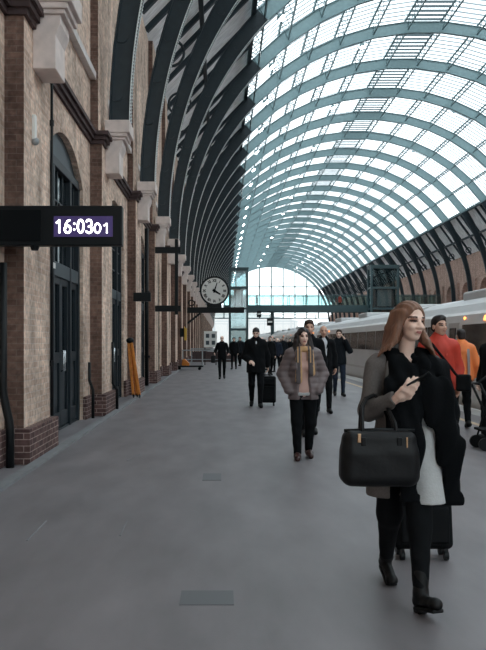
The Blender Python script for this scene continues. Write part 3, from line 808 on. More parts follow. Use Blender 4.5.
# cover plates and scuffs in the floor
for i, (px, py, w_, d_, nm) in enumerate(((207, 598, .26, .13, 'dark rectangular cover plate in the foreground floor left of the walking woman'), (212, 477, .17, .22, 'dark cover plate in the floor in front of the woman in the puffer jacket'))):
    Y = 1200/(py-342); x = (px-222)/800*Y
    o = MB().box(x-w_/2*1.2, x+w_/2*1.2, Y-d_, Y+d_, 0, .004).build('cover_plate', M['plate']); tag(o, nm, 'cover plate')
for (pa, pb_, nm) in (((27, 541), (46, 521), 'pale scratch in the floor at lower left'), ((120, 536), (127, 521), 'pale scratch in the floor right of the longer one'), ((127, 461), (140, 454), 'short pale scratch in the floor near the second pier')):
    A_ = Vector(((pa[0]-222)*1.5/(pa[1]-342), 1200/(pa[1]-342), .003)); B_ = Vector(((pb_[0]-222)*1.5/(pb_[1]-342), 1200/(pb_[1]-342), .003))
    o = MB().bar(A_, B_, .012, .006).build('floor_scratch', M['kerb']); tag(o, nm, 'scratch')

# ---- the train
def carriage(y0, y1, lab, first=False):
    L = y1-y0; x0 = 5.86; r = empty('train_carriage', (x0, y0, 0)); tag(r, lab, 'train carriage', 'carriages of the silver train')
    side = [(.06, -.25), (.0, .35), (.0, 1.25), (.03, 1.9), (.10, 2.16), (.18, 2.24)]
    roof = [(.18, 2.24), (.36, 2.44), (.66, 2.60), (1.05, 2.70), (1.4, 2.73)]
    full = side+[(2.8-x, z) for x, z in reversed(side)]
    def loft(mb, prof, a, b, closed=True):
        n = len(prof); mb.add([(x, a, z) for x, z in prof]+[(x, b, z) for x, z in prof],
            [(i, (i+1) % n, n+(i+1) % n, n+i) for i in range(n if closed else n-1)]+[tuple(range(n)), tuple(range(2*n-1, n-1, -1))])
    mb = MB(); loft(mb, full, 0, L); mb.build('body', M['train'], r, smooth=False)
    rp = roof+[(2.8-x, z) for x, z in reversed(roof[:-1])]
    mb = MB(); loft(mb, rp, .15, L-.15); ro = mb.build('roof', M['train_roof'], r)
    for q in range(3):
        yy = L*(.16+.33*q); MB().box(.75, 2.05, yy-1.1, yy+1.1, 2.6, 2.86).build('roof_pod', M['train_roof'], ro, bevel=.06)
    MB().box(-.012, .01, .3, L-.3, .42, .50).build('stripe', M['train_lo'], r)
    MB().box(.08, 2.72, .2, L-.2, -.85, -.25).build('underframe', M['train_dark'], r)
    def quad(name, a, b, z0, z1, m, e, par=r):
        return MB().prism([(xs(z0)-e, z0), (xs(z1)-e, z1), (xs(z1)+.02, z1), (xs(z0)+.02, z0)], 'y', a, b).build(name, M[m], par)
    def xs(z):
        for (xa, za), (xb, zb_) in zip(side, side[1:]):
            if za <= z <= zb_: return xa+(xb-xa)*(z-za)/(zb_-za)
        return 0
    doors = (1.6, L-5.3)
    for dy in doors:
        d = MB().prism([(xs(.02)-.018, .02), (xs(1.25)-.018, 1.25), (xs(1.98)-.018, 1.98), (xs(1.98)+.02, 1.98), (xs(.02)+.02, .02)], 'y', dy, dy+.9).build('door', M['train_lo'], r)
        quad('door_pane', dy+.2, dy+.7, 1.0, 1.85, 'train_win', .028, d)
        MB().box(-.03, .0, dy+.05, dy+.85, .02, .06).build('step', M['train_dark'], d)
        MB().sphere((xs(2.08)-.01, dy-.35, 2.08), (.02,.035,.035)).build('door_lamp', M['orange_lamp'], r, smooth=True)
    segs = [(.4, doors[0]-.25), (doors[0]+1.15, doors[1]-.25), (doors[1]+1.15, L-.4)]
    for a, b in segs:
        n = max(1, round((b-a)/1.9))
        for i in range(n):
            s, e = a+(b-a)*i/n+.05, a+(b-a)*(i+1)/n-.05
            if e-s > .4: quad('window', s, e, 1.2, 1.92, 'train_win', .012)
    for q in (.12, .88):
        bo = MB().box(.5, 2.3, L*q-1.4, L*q+1.4, -.95, -.75).build('bogie', M['train_dark'], r)
        for dx in (-.9, .9): MB().cone((.55, L*q+dx, -.58), (2.25, L*q+dx, -.58), .42, .42, 18).build('wheelset', M['train_dark'], bo)
    MB().box(.5, 2.3, L, L+.75, .0, 2.2).build('gangway', M['train_dark'], r)
    if first:
        quad('display', L-7.45, L-7.15, 2.0, 2.10, 'orange_lamp', .02)
    return r
yy = 1.2
for k, lab in enumerate(('nearest carriage of the silver train, at the right edge beside the red jacket', 'second carriage of the silver train, behind the woman with the phone', 'third carriage of the silver train, past the man on the phone')
        +tuple('silver train carriage, %s from the near end of the train' % ORD[i] for i in (3, 4, 5, 6))):
    carriage(yy, yy+24.0, lab, k == 0); yy += 24.75

# ================================================================== PEOPLE AND WHAT THEY CARRY
def rotz(a): return np.array([[math.cos(a),-math.sin(a),0],[math.sin(a),math.cos(a),0],[0,0,1]])
def rotx(a): return np.array([[1,0,0],[0,math.cos(a),-math.sin(a)],[0,math.sin(a),math.cos(a)]])
def roty(a): return np.array([[math.cos(a),0,math.sin(a)],[0,1,0],[-math.sin(a),0,math.cos(a)]])
V3 = lambda *a: np.array(a, float)
M['brow'] = mat('brow_dark', S(74, 50, 42), .6)
M['lips'] = mat('lips', S(176, 106, 98), .5)
M['eye'] = mat('eye_dark', S(40, 34, 34), .25)
M['socket'] = mat('eyelid_skin', S(186, 140, 122), .6)

class Head:
    """head in a frame of its own: origin at the middle of the skull, face towards -Y"""
    def __init__(s, c, sc=1, yaw=0, pitch=0, roll=0):
        s.c = np.array(c, float); s.k = sc; s.R = rotz(yaw)@roty(roll)@rotx(pitch)
    def p(s, x, y, z): return s.c+s.R@(V3(x, y, z)*s.k)
    def E(s, c, r): return ell(s.p(*c), V3(*r)*s.k, s.R)
    def K(s, a, b, ra, rb): return cap(s.p(*a), s.p(*b), ra*s.k, rb*s.k)
    def loc(s, x, y, z):
        q = np.stack([x-s.c[0], y-s.c[1], z-s.c[2]], -1)@s.R/s.k
        return q[:,0], q[:,1], q[:,2]
    def skull(s, fem=False):
        j = .9 if fem else 1
        return [s.E((0,.008,.035),(.072,.092,.083)), s.E((0,-.025,-.01),(.060*j,.072,.088)), s.E((0,-.052,-.082),(.032*j,.030,.026)),
                s.E((0,-.03,-.06),(.05*j,.052,.045)), s.K((0,-.093,.008),(0,-.112,-.026),.007,.0125), s.E((.012,-.1,-.03),(.010,.012,.008)), s.E((-.012,-.1,-.03),(.010,.012,.008)),
                s.K((-.036,-.082,.028),(.036,-.082,.028),.011,.011), s.E((.032,-.07,-.025),(.022,.022,.018)), s.E((-.032,-.07,-.025),(.022,.022,.018)),
                s.E((0,-.088,-.052),(.022,.012,.009)), s.E((0,-.086,-.062),(.018,.012,.008)),
                s.E((.074,.012,-.006),(.010,.020,.030)), s.E((-.074,.012,-.006),(.010,.020,.030))]
    def face_mats(s, brow='brow', lip='lips', ew=.016):
        def brow_(x,y,z):
            a,b,c = s.loc(x,y,z); return (b<-.05)&(np.abs(np.abs(a)-.034)<.019)&(np.abs(c-.031+(np.abs(a)-.034)**2*8)<.0055)
        def eye_(x,y,z):
            a,b,c = s.loc(x,y,z); return (b<-.05)&(((np.abs(a)-.031)/ew)**2+((c-.008)/.0062)**2<1)
        def sock(x,y,z):
            a,b,c = s.loc(x,y,z); return (b<-.05)&(((np.abs(a)-.031)/.022)**2+((c-.012)/.013)**2<1)
        def lip_(x,y,z):
            a,b,c = s.loc(x,y,z); return (b<-.06)&((a/.019)**2+((c+.057)/.0085)**2<1)
        return [(M['socket'], sock), (M[brow], brow_), (M['eye'], eye_), (M[lip], lip_)]

def hand(w, d, n, side, curl=.5, k=1.0, spread=0):
    """palm, four unequal fingers bent at the knuckles, thumb leaving the side of the palm near its base"""
    w = np.array(w, float); d = np.array(d, float)/np.linalg.norm(d); n = np.array(n, float); n = n-d*(n@d); n /= np.linalg.norm(n)
    s = np.cross(d, n)*side
    out = [cap(w-d*.02*k, w+d*.03*k, .024*k, .027*k)]
    L = (.042, .047, .044, .034)
    for i in range(4):
        o = (1.5-i)*.0185*k
        b = w+d*(.082-.004*abs(i-1.2))*k+s*o*1.05
        out.append(cap(w+d*.025*k+s*o*.7, b, .014*k, .0115*k))
        a1 = curl*.9; a2 = curl*1.9; a3 = curl*2.6
        p = b
        for ln, an, r in ((L[i], a1, .0098), (L[i]*.65, a2, .0090), (L[i]*.5, a3, .0080)):
            q = p+(d*math.cos(an)+n*math.sin(an))*ln*k; out.append(cap(p, q, r*k, r*.93*k)); p = q
    t0 = w+d*.022*k+s*.022*k; t1 = t0+(d*.6+s*.62+n*.35)*.042*k; t2 = t1+(d*.85+s*.1+n*.5)*.034*k
    out += [cap(w+d*.01*k+s*.008*k, t0, .016*k, .0145*k), cap(t0, t1, .0125*k, .0112*k), cap(t1, t2, .0108*k, .009*k)]
    return out

def folds(amp=.004, f=26, ph=0):
    return lambda X, Y, Z: amp*np.sin(f*Z+7*np.sin(9*X+ph)+5*Y)*np.cos(11*X+13*Y+ph)

def figure(name, lab, x, Y, H, skin='skin', rz=0, stride=.8, lead=1, yaw=0, pitch=0, fem=False, group=None,
           coat=None, trousers='black_cloth', shoes='boot', hair='hair_dark', style='short', arms=None, vox=.010, shirt=None, z=0,
           lean=0, quilt=False, build=1.0):
    """coat = (material, hem height, extra girth, open front?)"""
    s = H/1.75
    root = empty(name, (x, Y, z), rz); tag(root, lab, 'person', group)
    P = lambda *a: V3(*a)*s
    B = build*s
    hipL, hipR = P(-.09,.01,.91), P(.09,.01,.91)
    f = lead
    def leg(sg):
        if sg == f: return P(.09*sg,.01,.91), P(.095*sg,-.17*stride,.50), P(.085*sg,-.27*stride,.095), P(.085*sg,-.27*stride+.05,.05), P(.10*sg,-.27*stride-.17,.035)
        k = stride
        return P(.09*sg,.01,.91), P(.095*sg,.05*k,.485), P(.085*sg,.30*k,.10+.07*k), P(.085*sg,.30*k+.055,.05+.06*k), P(.10*sg,.30*k-.13,.035)
    legs = [leg(-1), leg(1)]
    sh = [P(-.165,.015,1.405), P(.165,.015,1.405)]
    arms = arms or {}
    dft = {-1: (P(-.225,.05,1.13), P(-.235,-.04,.90)), 1: (P(.225,.05,1.13), P(.235,-.04,.90))}
    A = {}
    for q in (-1, 1):
        e, w = arms[q][:2] if q in arms else (None, None)
        A[q] = (P(*e), P(*w)) if e else dft[q]
    torso = [cap(P(0,0,1.35), P(0,0,1.12), .138*B, .125*B, (1,.68,1)), cap(P(0,0,1.12), P(0,0,.94), .122*B, .142*B, (1,.74,1)), cap(P(-.14,.01,1.405), P(.14,.01,1.405), .05*s, .05*s), cap(P(0,.015,1.38), P(0,.01,1.49), .075*s, .054*s)]
    if fem: torso += [ell(P(-.06,-.085,1.24), P(.062,.05,.06)), ell(P(.06,-.085,1.24), P(.062,.05,.06))]
    armp = {q: [cap(sh[(q+1)//2], A[q][0], .048*B, .040*B), cap(A[q][0], A[q][1], .040*B, .027*B)] for q in (-1, 1)}
    legp = []
    for (h, k, a, he, to) in legs: legp += [cap(h, k, .082*B, .054*B), cap(k, a, .054*B, .036*B)]
    shoep = [[cap(a, he, .036*s, .034*s), cap(he, he*.45+to*.55+P(0,0,.008), .034*s, .036*s), cap(he*.45+to*.55+P(0,0,.008), to, .036*s, .028*s)] for (h, k, a, he, to) in legs]
    hd = Head(P(0,-.012,1.637), s, yaw, pitch)
    neck = [cap(P(0,.012,1.44), P(0,.0,1.57), .054*s*(.88 if fem else 1), .05*s*(.88 if fem else 1))]
    hands = []
    for q in (-1, 1):
        pal = arms[q][2] if q in arms and len(arms[q]) > 2 else (0,0,-1)
        dd = A[q][1]-A[q][0]
        nn = arms[q][3] if q in arms and len(arms[q]) > 3 else (-q*.9, -.3, 0)
        if pal is not None:
            if q in arms and len(arms[q]) > 2 and arms[q][2] != (0,0,-1): dd = np.array(arms[q][2], float)
            hands += hand(A[q][1], dd, nn, q, .5, s*1.0)
    body = [infl(p, -.008) for p in torso+armp[-1]+armp[1]+legp]+[infl(p, -.006) for p in shoep[0]+shoep[1]]+hands+hd.skull(fem)+neck
    sculpt('body', M[skin], body, vox, .012, parent=root, mats=hd.face_mats())
    pelvis = [cap(P(-.05,0,.93), P(.05,0,.93), .118*B, .118*B, (1,.82,1))]
    sculpt('trousers', M[trousers], [infl(p, .012) for p in legp]+pelvis, vox*1.1, .03*s, parent=root, disp=folds(.003, 40), cut=[(0,0,-1,-.06)])
    for q in (0, 1): sculpt('shoe', M[shoes], [infl(p, .012) for p in shoep[q]], vox*.9, .012, parent=root, cut=[(0,0,-1,-.001)])
    if shirt:
        sculpt('shirt', M[shirt], [infl(p, .010) for p in torso], vox, .03, parent=root, cut=[(0,0,-1,-.875*s)])
    if coat:
        cm, hem, g, opn = coat
        cp = [infl(p, .022+g) for p in torso]
        if hem < .93: cp.append(cap(P(0,.0,.97), P(0,.01,hem), (.150+g)*B, (.162+g)*B, (1,.80,1)))
        if hem < .8:
            for (h, k, a, he, to) in legs: cp.append(cap(h, h+(k-h)*min(1, (.95-hem)/.45), .088*B, .075*B))
        for q in (-1, 1):
            cp += [infl(armp[q][0], .018+g*.6), infl(cap(A[q][0], A[q][1]-(A[q][1]-A[q][0])*(.12 if q not in arms or len(arms[q]) < 3 or arms[q][2] is not None else 0), .040*B, .030*B), .018+g*.6)]
        sub = []
        if opn: sub = [cap(P(0,-.135,1.52), P(0,-.165,1.20), .098*s, .09*s), cap(P(0,-.165,1.20), P(0,-.17,1.12), .09*s, .085*s), cap(P(0,-.18,1.12), P(0,-.18,hem), .085*s, .10*s)] if opn == 2 else [cap(P(0,-.125,1.49), P(0,-.15,1.31), .055*s, .012*s)]
        dsp = (lambda X, Y_, Z: .007*np.abs(np.sin(Z*42)).astype(np.float32)*-1+.004+0*X+0*Y_) if quilt else folds(.004, 24)
        sculpt('coat' if hem < .85 else 'jacket', M[cm], cp, vox, .03*s, sub=sub, disp=dsp, parent=root, cut=[(0,0,-1,-hem*s)])
        if not quilt:
            sculpt('collar', M[cm], [cap(P(-.07,.02,1.50), P(-.085,-.06,1.42), .022*s), cap(P(.07,.02,1.50), P(.085,-.06,1.42), .022*s), cap(P(-.07,.02,1.50), P(0,.07,1.51), .022*s), cap(P(.07,.02,1.50), P(0,.07,1.51), .022*s), cap(P(-.085,-.06,1.42), P(-.05,-.125,1.30), .022*s, .010*s), cap(P(.085,-.06,1.42), P(.05,-.125,1.30), .022*s, .010*s)], vox*.8, .02, parent=root)
    if style == 'short':
        sculpt('hair', M[hair], [hd.E((0,.012,.050),(.080,.099,.088)), hd.E((.01,-.035,.100),(.052,.045,.035)), hd.E((0,.06,-.01),(.068,.05,.06))], vox*.8, .02, sub=[hd.E((0,-.072,-.040),(.090,.090,.110))], parent=root)
    elif style == 'fringe':
        sculpt('hair', M[hair], [hd.E((0,.012,.046),(.079,.097,.085)), hd.E((0,.06,-.035),(.066,.046,.05))], vox*.8, .02, sub=[hd.E((0,-.03,-.02),(.085,.04,.065))], parent=root)
    return root, hd, P, A

def suitcase(lab, x, Y, w, h, d, rz=0, tilt=0, grip=None, cover='suitcase', tag_front=False):
    root = empty('wheeled_suitcase', (x, Y, 0), rz); tag(root, lab, 'suitcase')
    z0 = .075
    tl = bpy.data.objects.new  # noqa
    def tp(p):
        q = rotx(-tilt)@(V3(*p)-V3(0,-d*.3,.04))+V3(0,-d*.3,.04); return q
    R = rotx(-tilt)
    sculpt('case_body', M[cover], [rbx(tp((0,0,z0+h/2)), (w/2,d/2,h/2), .04, R)], .010, .01, parent=root)
    sculpt('front_pocket', M[cover], [rbx(tp((0,-d/2-.005,z0+h*.36)), (w*.42,.022,h*.27), .018, R)], .008, .01, parent=root)
    sculpt('front_pocket', M[cover], [rbx(tp((0,-d/2-.005,z0+h*.80)), (w*.42,.018,h*.12), .015, R)], .008, .01, parent=root)
    MB().tube([tp((-.09,-.0,z0+h-.005)), tp((-.08,0,z0+h+.03)), tp((.08,0,z0+h+.03)), tp((.09,0,z0+h-.005))], .012).build('carry_handle', M['black'], root, smooth=True)
    for sx in (-1, 1):
        for sy in (-1, 1):
            c = tp((sx*(w/2-.05), sy*(d/2-.04), .033))
            c[2] = max(c[2], .033)
            MB().cone(c+V3(-.014,0,0), c+V3(.014,0,0), .032, .032, 16).build('wheel', M['black'], root)
            MB().bar(c, tp((sx*(w/2-.05), sy*(d/2-.04), z0+.02)), .026, .03).build('wheel_fork', M['black'], root)
    if grip is not None:
        g = V3(*grip)-V3(x, Y, 0); g = rotz(-rz)@g
        for sx in (-.055, .055):
            MB().tube([tp((sx, d/2-.03, z0+h-.03)), g+V3(sx,0,-.01)], .009).build('pull_rod', M['black'], root, smooth=True)
        MB().tube([g+V3(-.075,0,0), g+V3(.075,0,0)], .017, 10).build('grip', M['black'], root, smooth=True)
    if tag_front:
        c = tp((.02,-d/2-.035,z0+h*.86)); MB().box(-.045,.045,-.004,.004,-.014,.014).build('luggage_tag', M['white'], root, loc=c)
    return root

# ---------------------------------------------------------------- the woman with the phone
WX, WY = 1.05, 4.65
woman = empty('person', (WX, WY, 0)); tag(woman, 'woman with long copper hair walking in front, looking up from the phone in her hand', 'person')
hd = Head((.040,.0,1.612), .98, R_(24), R_(1), R_(3))
shl, shr = V3(-.150,.035,1.365), V3(.185,.05,1.36)
ell_, wrl = V3(-.195,.02,1.10), V3(-.078,-.20,1.185)
elr, wrr = V3(.255,.12,1.10), V3(.262,.27,.86)
hipL, knL, anL = V3(-.065,.03,.88), V3(-.05,.13,.47), V3(-.012,.40,.15)
hipR, knR, anR = V3(.085,.02,.88), V3(.07,-.12,.46), V3(.047,-.235,.115)
torso = [cap((.02,.03,1.31),(.02,.03,1.08),.125,.108,(1,.68,1)), cap((.02,.03,1.08),(.02,.02,.90),.108,.14,(1,.74,1)), cap(shl+V3(.03,0,.0),shr-V3(.03,0,0),.045), cap((.02,.045,1.34),(.025,.03,1.44),.07,.048)]
arml = [cap(shl,ell_,.042,.036), cap(ell_,wrl,.037,.025)]
armr = [cap(shr,elr,.042,.036), cap(elr,wrr,.037,.025)]
legL = [cap(hipL,knL,.090,.062), cap(knL,anL,.062,.031)]
legR = [cap(hipR,knR,.088,.058), cap(knR,anR,.056,.031)]
hd_d = V3(.052,-.06,.052)
handl = hand(wrl, hd_d, (.55,-.1,.75), -1, .5, 1.0)
handr = hand(wrr, wrr-elr, (-.9,-.2,0), 1, .9, .9)
neck = [cap((.022,.045,1.39),(.035,.018,1.53),.047,.045)]
heL, toL = V3(-.012,.45,.10), V3(-.005,.27,.035)
heR, toR = V3(.044,-.215,.062), V3(.092,-.375,.098)
footL = [cap(anL,heL,.034,.032), cap(heL,toL,.032,.03)]
footR = [cap(anR,heR,.034,.032), cap(heR,toR,.032,.03)]
sculpt('body', M['skin'], [infl(p,-.008) for p in torso+arml+armr+legL+legR+footL+footR]+handl+handr+hd.skull(True)+neck, .0045, .011, parent=woman, mats=hd.face_mats(ew=.017))
sculpt('trousers', M['black_cloth'], [infl(p,.010) for p in legL+legR]+[cap((-.03,.02,.90),(.06,.02,.90),.12,.12,(1,.8,1))], .008, .03, parent=woman, disp=folds(.002,45), cut=[(0,0,-1,-.13)])
for an, he, to, fl in ((anL, heL, toL, 0), (anR, heR, toR, 1)):
    up = an+(V3(.006,.03,.10) if fl else V3(-.008,-.065,.08))
    pr = [cap(up, an, .046, .040), cap(an, he, .040, .035), cap(he+V3(0,0,.006), to, .035, .031), ell(to, (.034,.038,.027))]
    bt = sculpt('boot', M['boot'], pr, .006, .02, parent=woman, cut=[(0,0,-1,-.016)] if fl == 0 else ())
    if True:
        dv2 = to-he; dv2 /= np.linalg.norm(dv2); sd = np.cross(dv2, (0,0,1)); sd /= np.linalg.norm(sd); r = np.stack([sd, dv2, np.cross(sd, dv2)], 1)
        sculpt('boot_sole', M['boot'], [rbx((he+to)/2-r[:,2]*.034, (.036,.105,.011), .008, r), rbx(he-r[:,2]*.045, (.030,.030,.02), .008, r)], .005, .008, parent=bt, cut=[(0,0,-1,-.002)])
# long pale cardigan, grey coat, black top and black scarf
sculpt('cardigan', M['knit'], [infl(p,.006) for p in torso[:2]]+[cap((.03,.02,1.0),(.075,.0,.58),.128,.150,(1,.74,1)), cap((.11,-.01,.95),(.125,-.075,.55),.10,.105)], .008, .03, parent=woman, disp=folds(.003,18), cut=[(0,0,-1,-.585),(0,0,1,1.24)], sub=[rbx((-.12,-.15,.9),(.16,.35,.5),.02)])
sculpt('top', M['black_cloth'], [infl(torso[0],.014)], .008, .03, parent=woman, sub=[cap((.03,-.05,1.50),(.03,-.06,1.41),.06,.05)])
coatp = [infl(p,.024) for p in torso]+[cap((.0,.04,1.0),(-.02,.06,.60),.158,.185,(1,.76,1))]
slv = [infl(arml[0],.018), cap(ell_, wrl-(wrl-ell_)*.06, .060, .045), infl(armr[0],.018), cap(elr, wrr, .06, .046)]
sculpt('coat', M['coat_grey'], coatp+slv, .008, .03, parent=woman, disp=folds(.0045,22,1.0),
       sub=[rbx((.115,-.20,1.0),(.20,.225,.62),.03), cap(wrl+hd_d*.3, wrl+hd_d*2, .05, .06)], cut=[(0,0,-1,-.60)])
sculpt('coat_lapel', M['coat_grey'], [cap((-.085,-.055,1.38),(-.115,-.085,1.15),.020,.024,(1,.6,1)), cap((-.115,-.085,1.15),(-.10,-.105,.95),.024,.012,(1,.6,1))], .006, .02, parent=woman)
rg = [V3(.028+.098*math.cos(a), .030+.085*math.sin(a), 1.385+.04*math.sin(a)) for a in np.linspace(R_(-55), R_(235), 13)]
scp = [cap(rg[i], rg[i+1], .036) for i in range(12)]
scp += [cap((-.062,.02,1.43),(-.045,-.055,1.37),.034,.045), cap((.118,.02,1.43),(.105,-.055,1.37),.034,.05), cap((-.062,.02,1.43),(.03,.11,1.44),.034,.034), cap((.118,.02,1.43),(.03,.11,1.44),.034,.034), cap((.03,-.085,1.28),(.045,-.12,1.10),.075,.06,(1,.35,1))]
scp += [cap((-.040,-.050,1.36),(-.045,-.125,1.20),.055,.085,(1,.40,1)), cap((-.045,-.125,1.20),(-.012,-.165,.92),.085,.088,(1,.32,1)), cap((-.012,-.165,.92),(.0,-.150,.60),.088,.050,(1,.30,1))]
sculpt('scarf', M['black_wool'], scp, .007, .03, parent=woman, disp=lambda X,Y,Z: .004*np.sin(70*X+6*np.sin(5*Z))+0*Y, cut=[(0,0,-1,-.60)])
shp = [cap((.105,-.05,1.36),(.145,-.115,1.20),.055,.075,(1,.30,1)), cap((.145,-.115,1.20),(.230,-.125,.95),.075,.062,(1,.34,1)), cap((.230,-.135,.95),(.262,-.10,.60),.062,.055,(1,.45,1)),
       cap((.15,.02,1.375),(.200,.05,1.335),.05,.07), cap((.200,.04,1.335),(.275,.10,1.08),.07,.08), cap((.275,.08,1.08),(.275,.09,.62),.08,.05,(1,.9,1)), cap((.235,-.03,1.0),(.262,-.02,.62),.08,.06), cap((.12,-.02,1.36),(.19,.02,1.34),.055)]
sculpt('shawl', M['black_wool'], shp, .008, .04, parent=woman, disp=lambda X,Y,Z: .006*np.sin(48*X+5*np.sin(4*Z)+20*Y), cut=[(0,0,-1,-.57)])
# hair: parted, falling to the chest in locks
hp = [hd.E((0,.016,.046),(.084,.102,.086)), hd.E((0,.055,-.04),(.076,.062,.10))]
lock = []
for i in range(8):
    t = i/7
    lock.append([hd.p(-.068,-.020+.09*t,.05), hd.p(-.088,-.012+.10*t,-.04), V3(-.062-.022*t,-.060+.13*t,1.505), V3(-.100-.055*math.sin(3.0*t),-.085+.15*t,1.425+.025*math.cos(5*t))])
    lock.append([hd.p(.068,-.015+.08*t,.05), hd.p(.088,.0+.09*t,-.04), V3(.130+.018*t,-.045+.11*t,1.50), V3(.158+.03*math.sin(3*t),-.075+.13*t,1.425+.02*math.cos(6*t))])
for q in lock:
    for a_, b_, ra, rb_ in zip(q, q[1:], (.021,.020,.018), (.020,.018,.005)): hp.append(cap(a_, b_, ra, rb_))
hr = sculpt('hair', M['hair_red'], hp, .0055, .013, parent=woman, sub=[hd.E((.004,-.085,-.03),(.066,.078,.108))], ksub=.012, disp=lambda X,Y,Z: .0025*np.sin(190*X+160*Y+3*np.sin(14*Z)))
# phone in her hand
ph = MB(); ph.box(-.036,.036,-.0045,.0045,-.072,.072)
pc = V3(WX+.030, WY-.262, 1.292)
La = V3(.80,-.22,.52); La /= np.linalg.norm(La); Na = V3(-.50,.42,.80); Na -= La*(Na@La); Na /= np.linalg.norm(Na); Xa = np.cross(Na, La)
pho = MB().box(-.036,.036,-.0045,.0045,-.072,.072).build('phone', M['black'], bevel=.004, loc=pc)
pho.rotation_euler = Matrix(((Xa[0],Na[0],La[0]),(Xa[1],Na[1],La[1]),(Xa[2],Na[2],La[2]))).to_euler()
tag(pho, 'black phone held in the hand of the copper haired woman', 'phone')
MB().box(-.032,.032,.0046,.0052,-.064,.064).build('screen', M['darkglass'], pho)
# handbag hung on her forearm
bag = empty('handbag', (WX, WY, 0)); tag(bag, 'large black leather handbag hanging from the arm of the copper haired woman', 'handbag')
sculpt('bag_body', M['leather'], [rbx((-.195,-.29,.875),(.198,.076,.145),.05), rbx((-.195,-.29,.835),(.203,.082,.105),.05)], .007, .05, parent=bag, disp=lambda X,Y,Z: .0014*np.sin(26*X+3*np.sin(14*Z))+0*Y)
MB().tube([(-.385,-.29,1.018),(-.19,-.29,1.024),(.0,-.29,1.018)], .008, 8).build('top_zip', M['black'], bag, smooth=True)
for yo in (-.04, .04):
    pth = [(-.292,-.29+yo,.985),(-.288,-.27+yo*.9,1.05),(-.262,-.14+yo*.6,1.13),(-.225,-.05+yo*.4,1.172),(-.178,-.05+yo*.4,1.195),(-.125,-.11+yo*.5,1.150),(-.105,-.24+yo*.8,1.06),(-.10,-.29+yo,.985)]
    h = MB().tube(pth, .0105, 8).build('handle', M['leather'], bag, smooth=True)
    for xx in (-.292, -.10): MB().box(xx-.013, xx+.013, -.29+yo*2.0-.004, -.29+yo*2.0+.004, .945, .99).build('handle_tab', M['leather'], h, bevel=.003)
MB().box(-.009,.009,-.004,.004,-.024,.024).build('clasp', M['gold'], bag, bevel=.003, loc=(-.315,-.370,.985))
MB().box(-.004,.004,-.004,.004,-.045,.045).build('zip_pull', M['gold'], bag, bevel=.002, loc=(-.060,-.370,.945))
suitcase('black wheeled suitcase pulled behind the copper haired woman', WX+.34, WY+.92, .40, .46, .22, tilt=R_(8), grip=(WX+.262, WY+.32, .755), tag_front=True)

# ---------------------------------------------------------------- woman in the puffer jacket
r2, h2, P2, A2 = figure('person', 'woman with long dark hair in a puffer jacket and striped scarf, hands in pockets', 1.045, 10.3, 1.67, stride=.35, lead=-1, fem=True, yaw=R_(6),
    coat=('puffer', .80, .020, 2), trousers='black_cloth', shoes='boot_brown', style=None, quilt=True, shirt='pink_top', vox=.009, build=1.12,
    arms={-1: ((-.275,.06,1.14), (-.20,-.07,.93), None), 1: ((.275,.06,1.14), (.20,-.07,.93), None)})
sculpt('top_hem', M['knit'], [cap(P2(-.06,-.0,.90), P2(.06,-.0,.90), .125*.96, .125*.96, (1,.98,1))], .009, .02, parent=r2, cut=[(0,0,-1,-.855*.954),(0,0,1,.90*.954)])
sculpt('hair', M['hair_dark'], [h2.E((0,.014,.048),(.084,.102,.084)), h2.E((0,.06,-.05),(.088,.06,.11))]+[cap(h2.p(sg*.074,.0+.03*i,.03), P2(sg*(.105+.012*i),-.055+.035*i,1.43), .030, .036) for sg in (-1,1) for i in range(3)]+[cap(P2(sg*(.105+.012*i),-.055+.035*i,1.43), P2(sg*(.11+.01*i),-.095+.04*i,1.30), .036, .018) for sg in (-1,1) for i in range(3)], .008, .02, sub=[h2.E((0,-.09,-.025),(.058,.075,.10))], parent=r2, disp=lambda X,Y,Z: .004*np.sin(120*X+90*Y+4*np.sin(20*Z)))
M['scarf_stripe'] = mat('scarf_stripes', S(196, 158, 114), .9)
M['scarf_grey'] = mat('scarf_grey', S(88, 82, 84), .9)
sc2 = sculpt('scarf', M['scarf_stripe'], [cap(P2(.10*math.cos(a), .0+.085*math.sin(a), 1.475), P2(.10*math.cos(a+.6), .0+.085*math.sin(a+.6), 1.475), .036) for a in np.arange(0, 6.2, .6)]+[cap(P2(-.075,-.125,1.44), P2(-.075,-.165,1.06), .040, .046, (1,.4,1)), cap(P2(.085,-.125,1.44), P2(.10,-.165,1.16), .040, .044, (1,.4,1))], .008, .02, parent=r2,
    mats=[(M['scarf_grey'], lambda x,y,z: (np.abs(np.abs(x)-.060) < .010) | (np.abs(np.abs(x)-.098) < .010) | ((z < 1.24) & (np.abs(np.abs(x)-.08) < .02)))])
# ---------------------------------------------------------------- man in black coat with suitcase
figure('person', 'man in a long black coat walking with a wheeled suitcase, looking down', (256-222)/800*18.5, 18.5, 1.82, stride=.75, lead=1, pitch=R_(14), yaw=R_(-8),
    coat=('black_cloth', .76, .03, 1), trousers='black_cloth', hair='hair_dark', style='fringe', shirt='shirt', vox=.012, build=1.1,
    arms={-1: ((-.25,.03,1.12), (-.15,-.19,1.03), (.5,-.5,-.3), (.5,.2,-.8)), 1: ((.25,.10,1.13), (.265,.12,.90))})
suitcase('tall black wheeled suitcase beside the man in the long black coat', (267.5-222)/800*18.75, 18.85, .40, .62, .24, grip=((256-222)/800*18.5+.275, 18.63, .86))
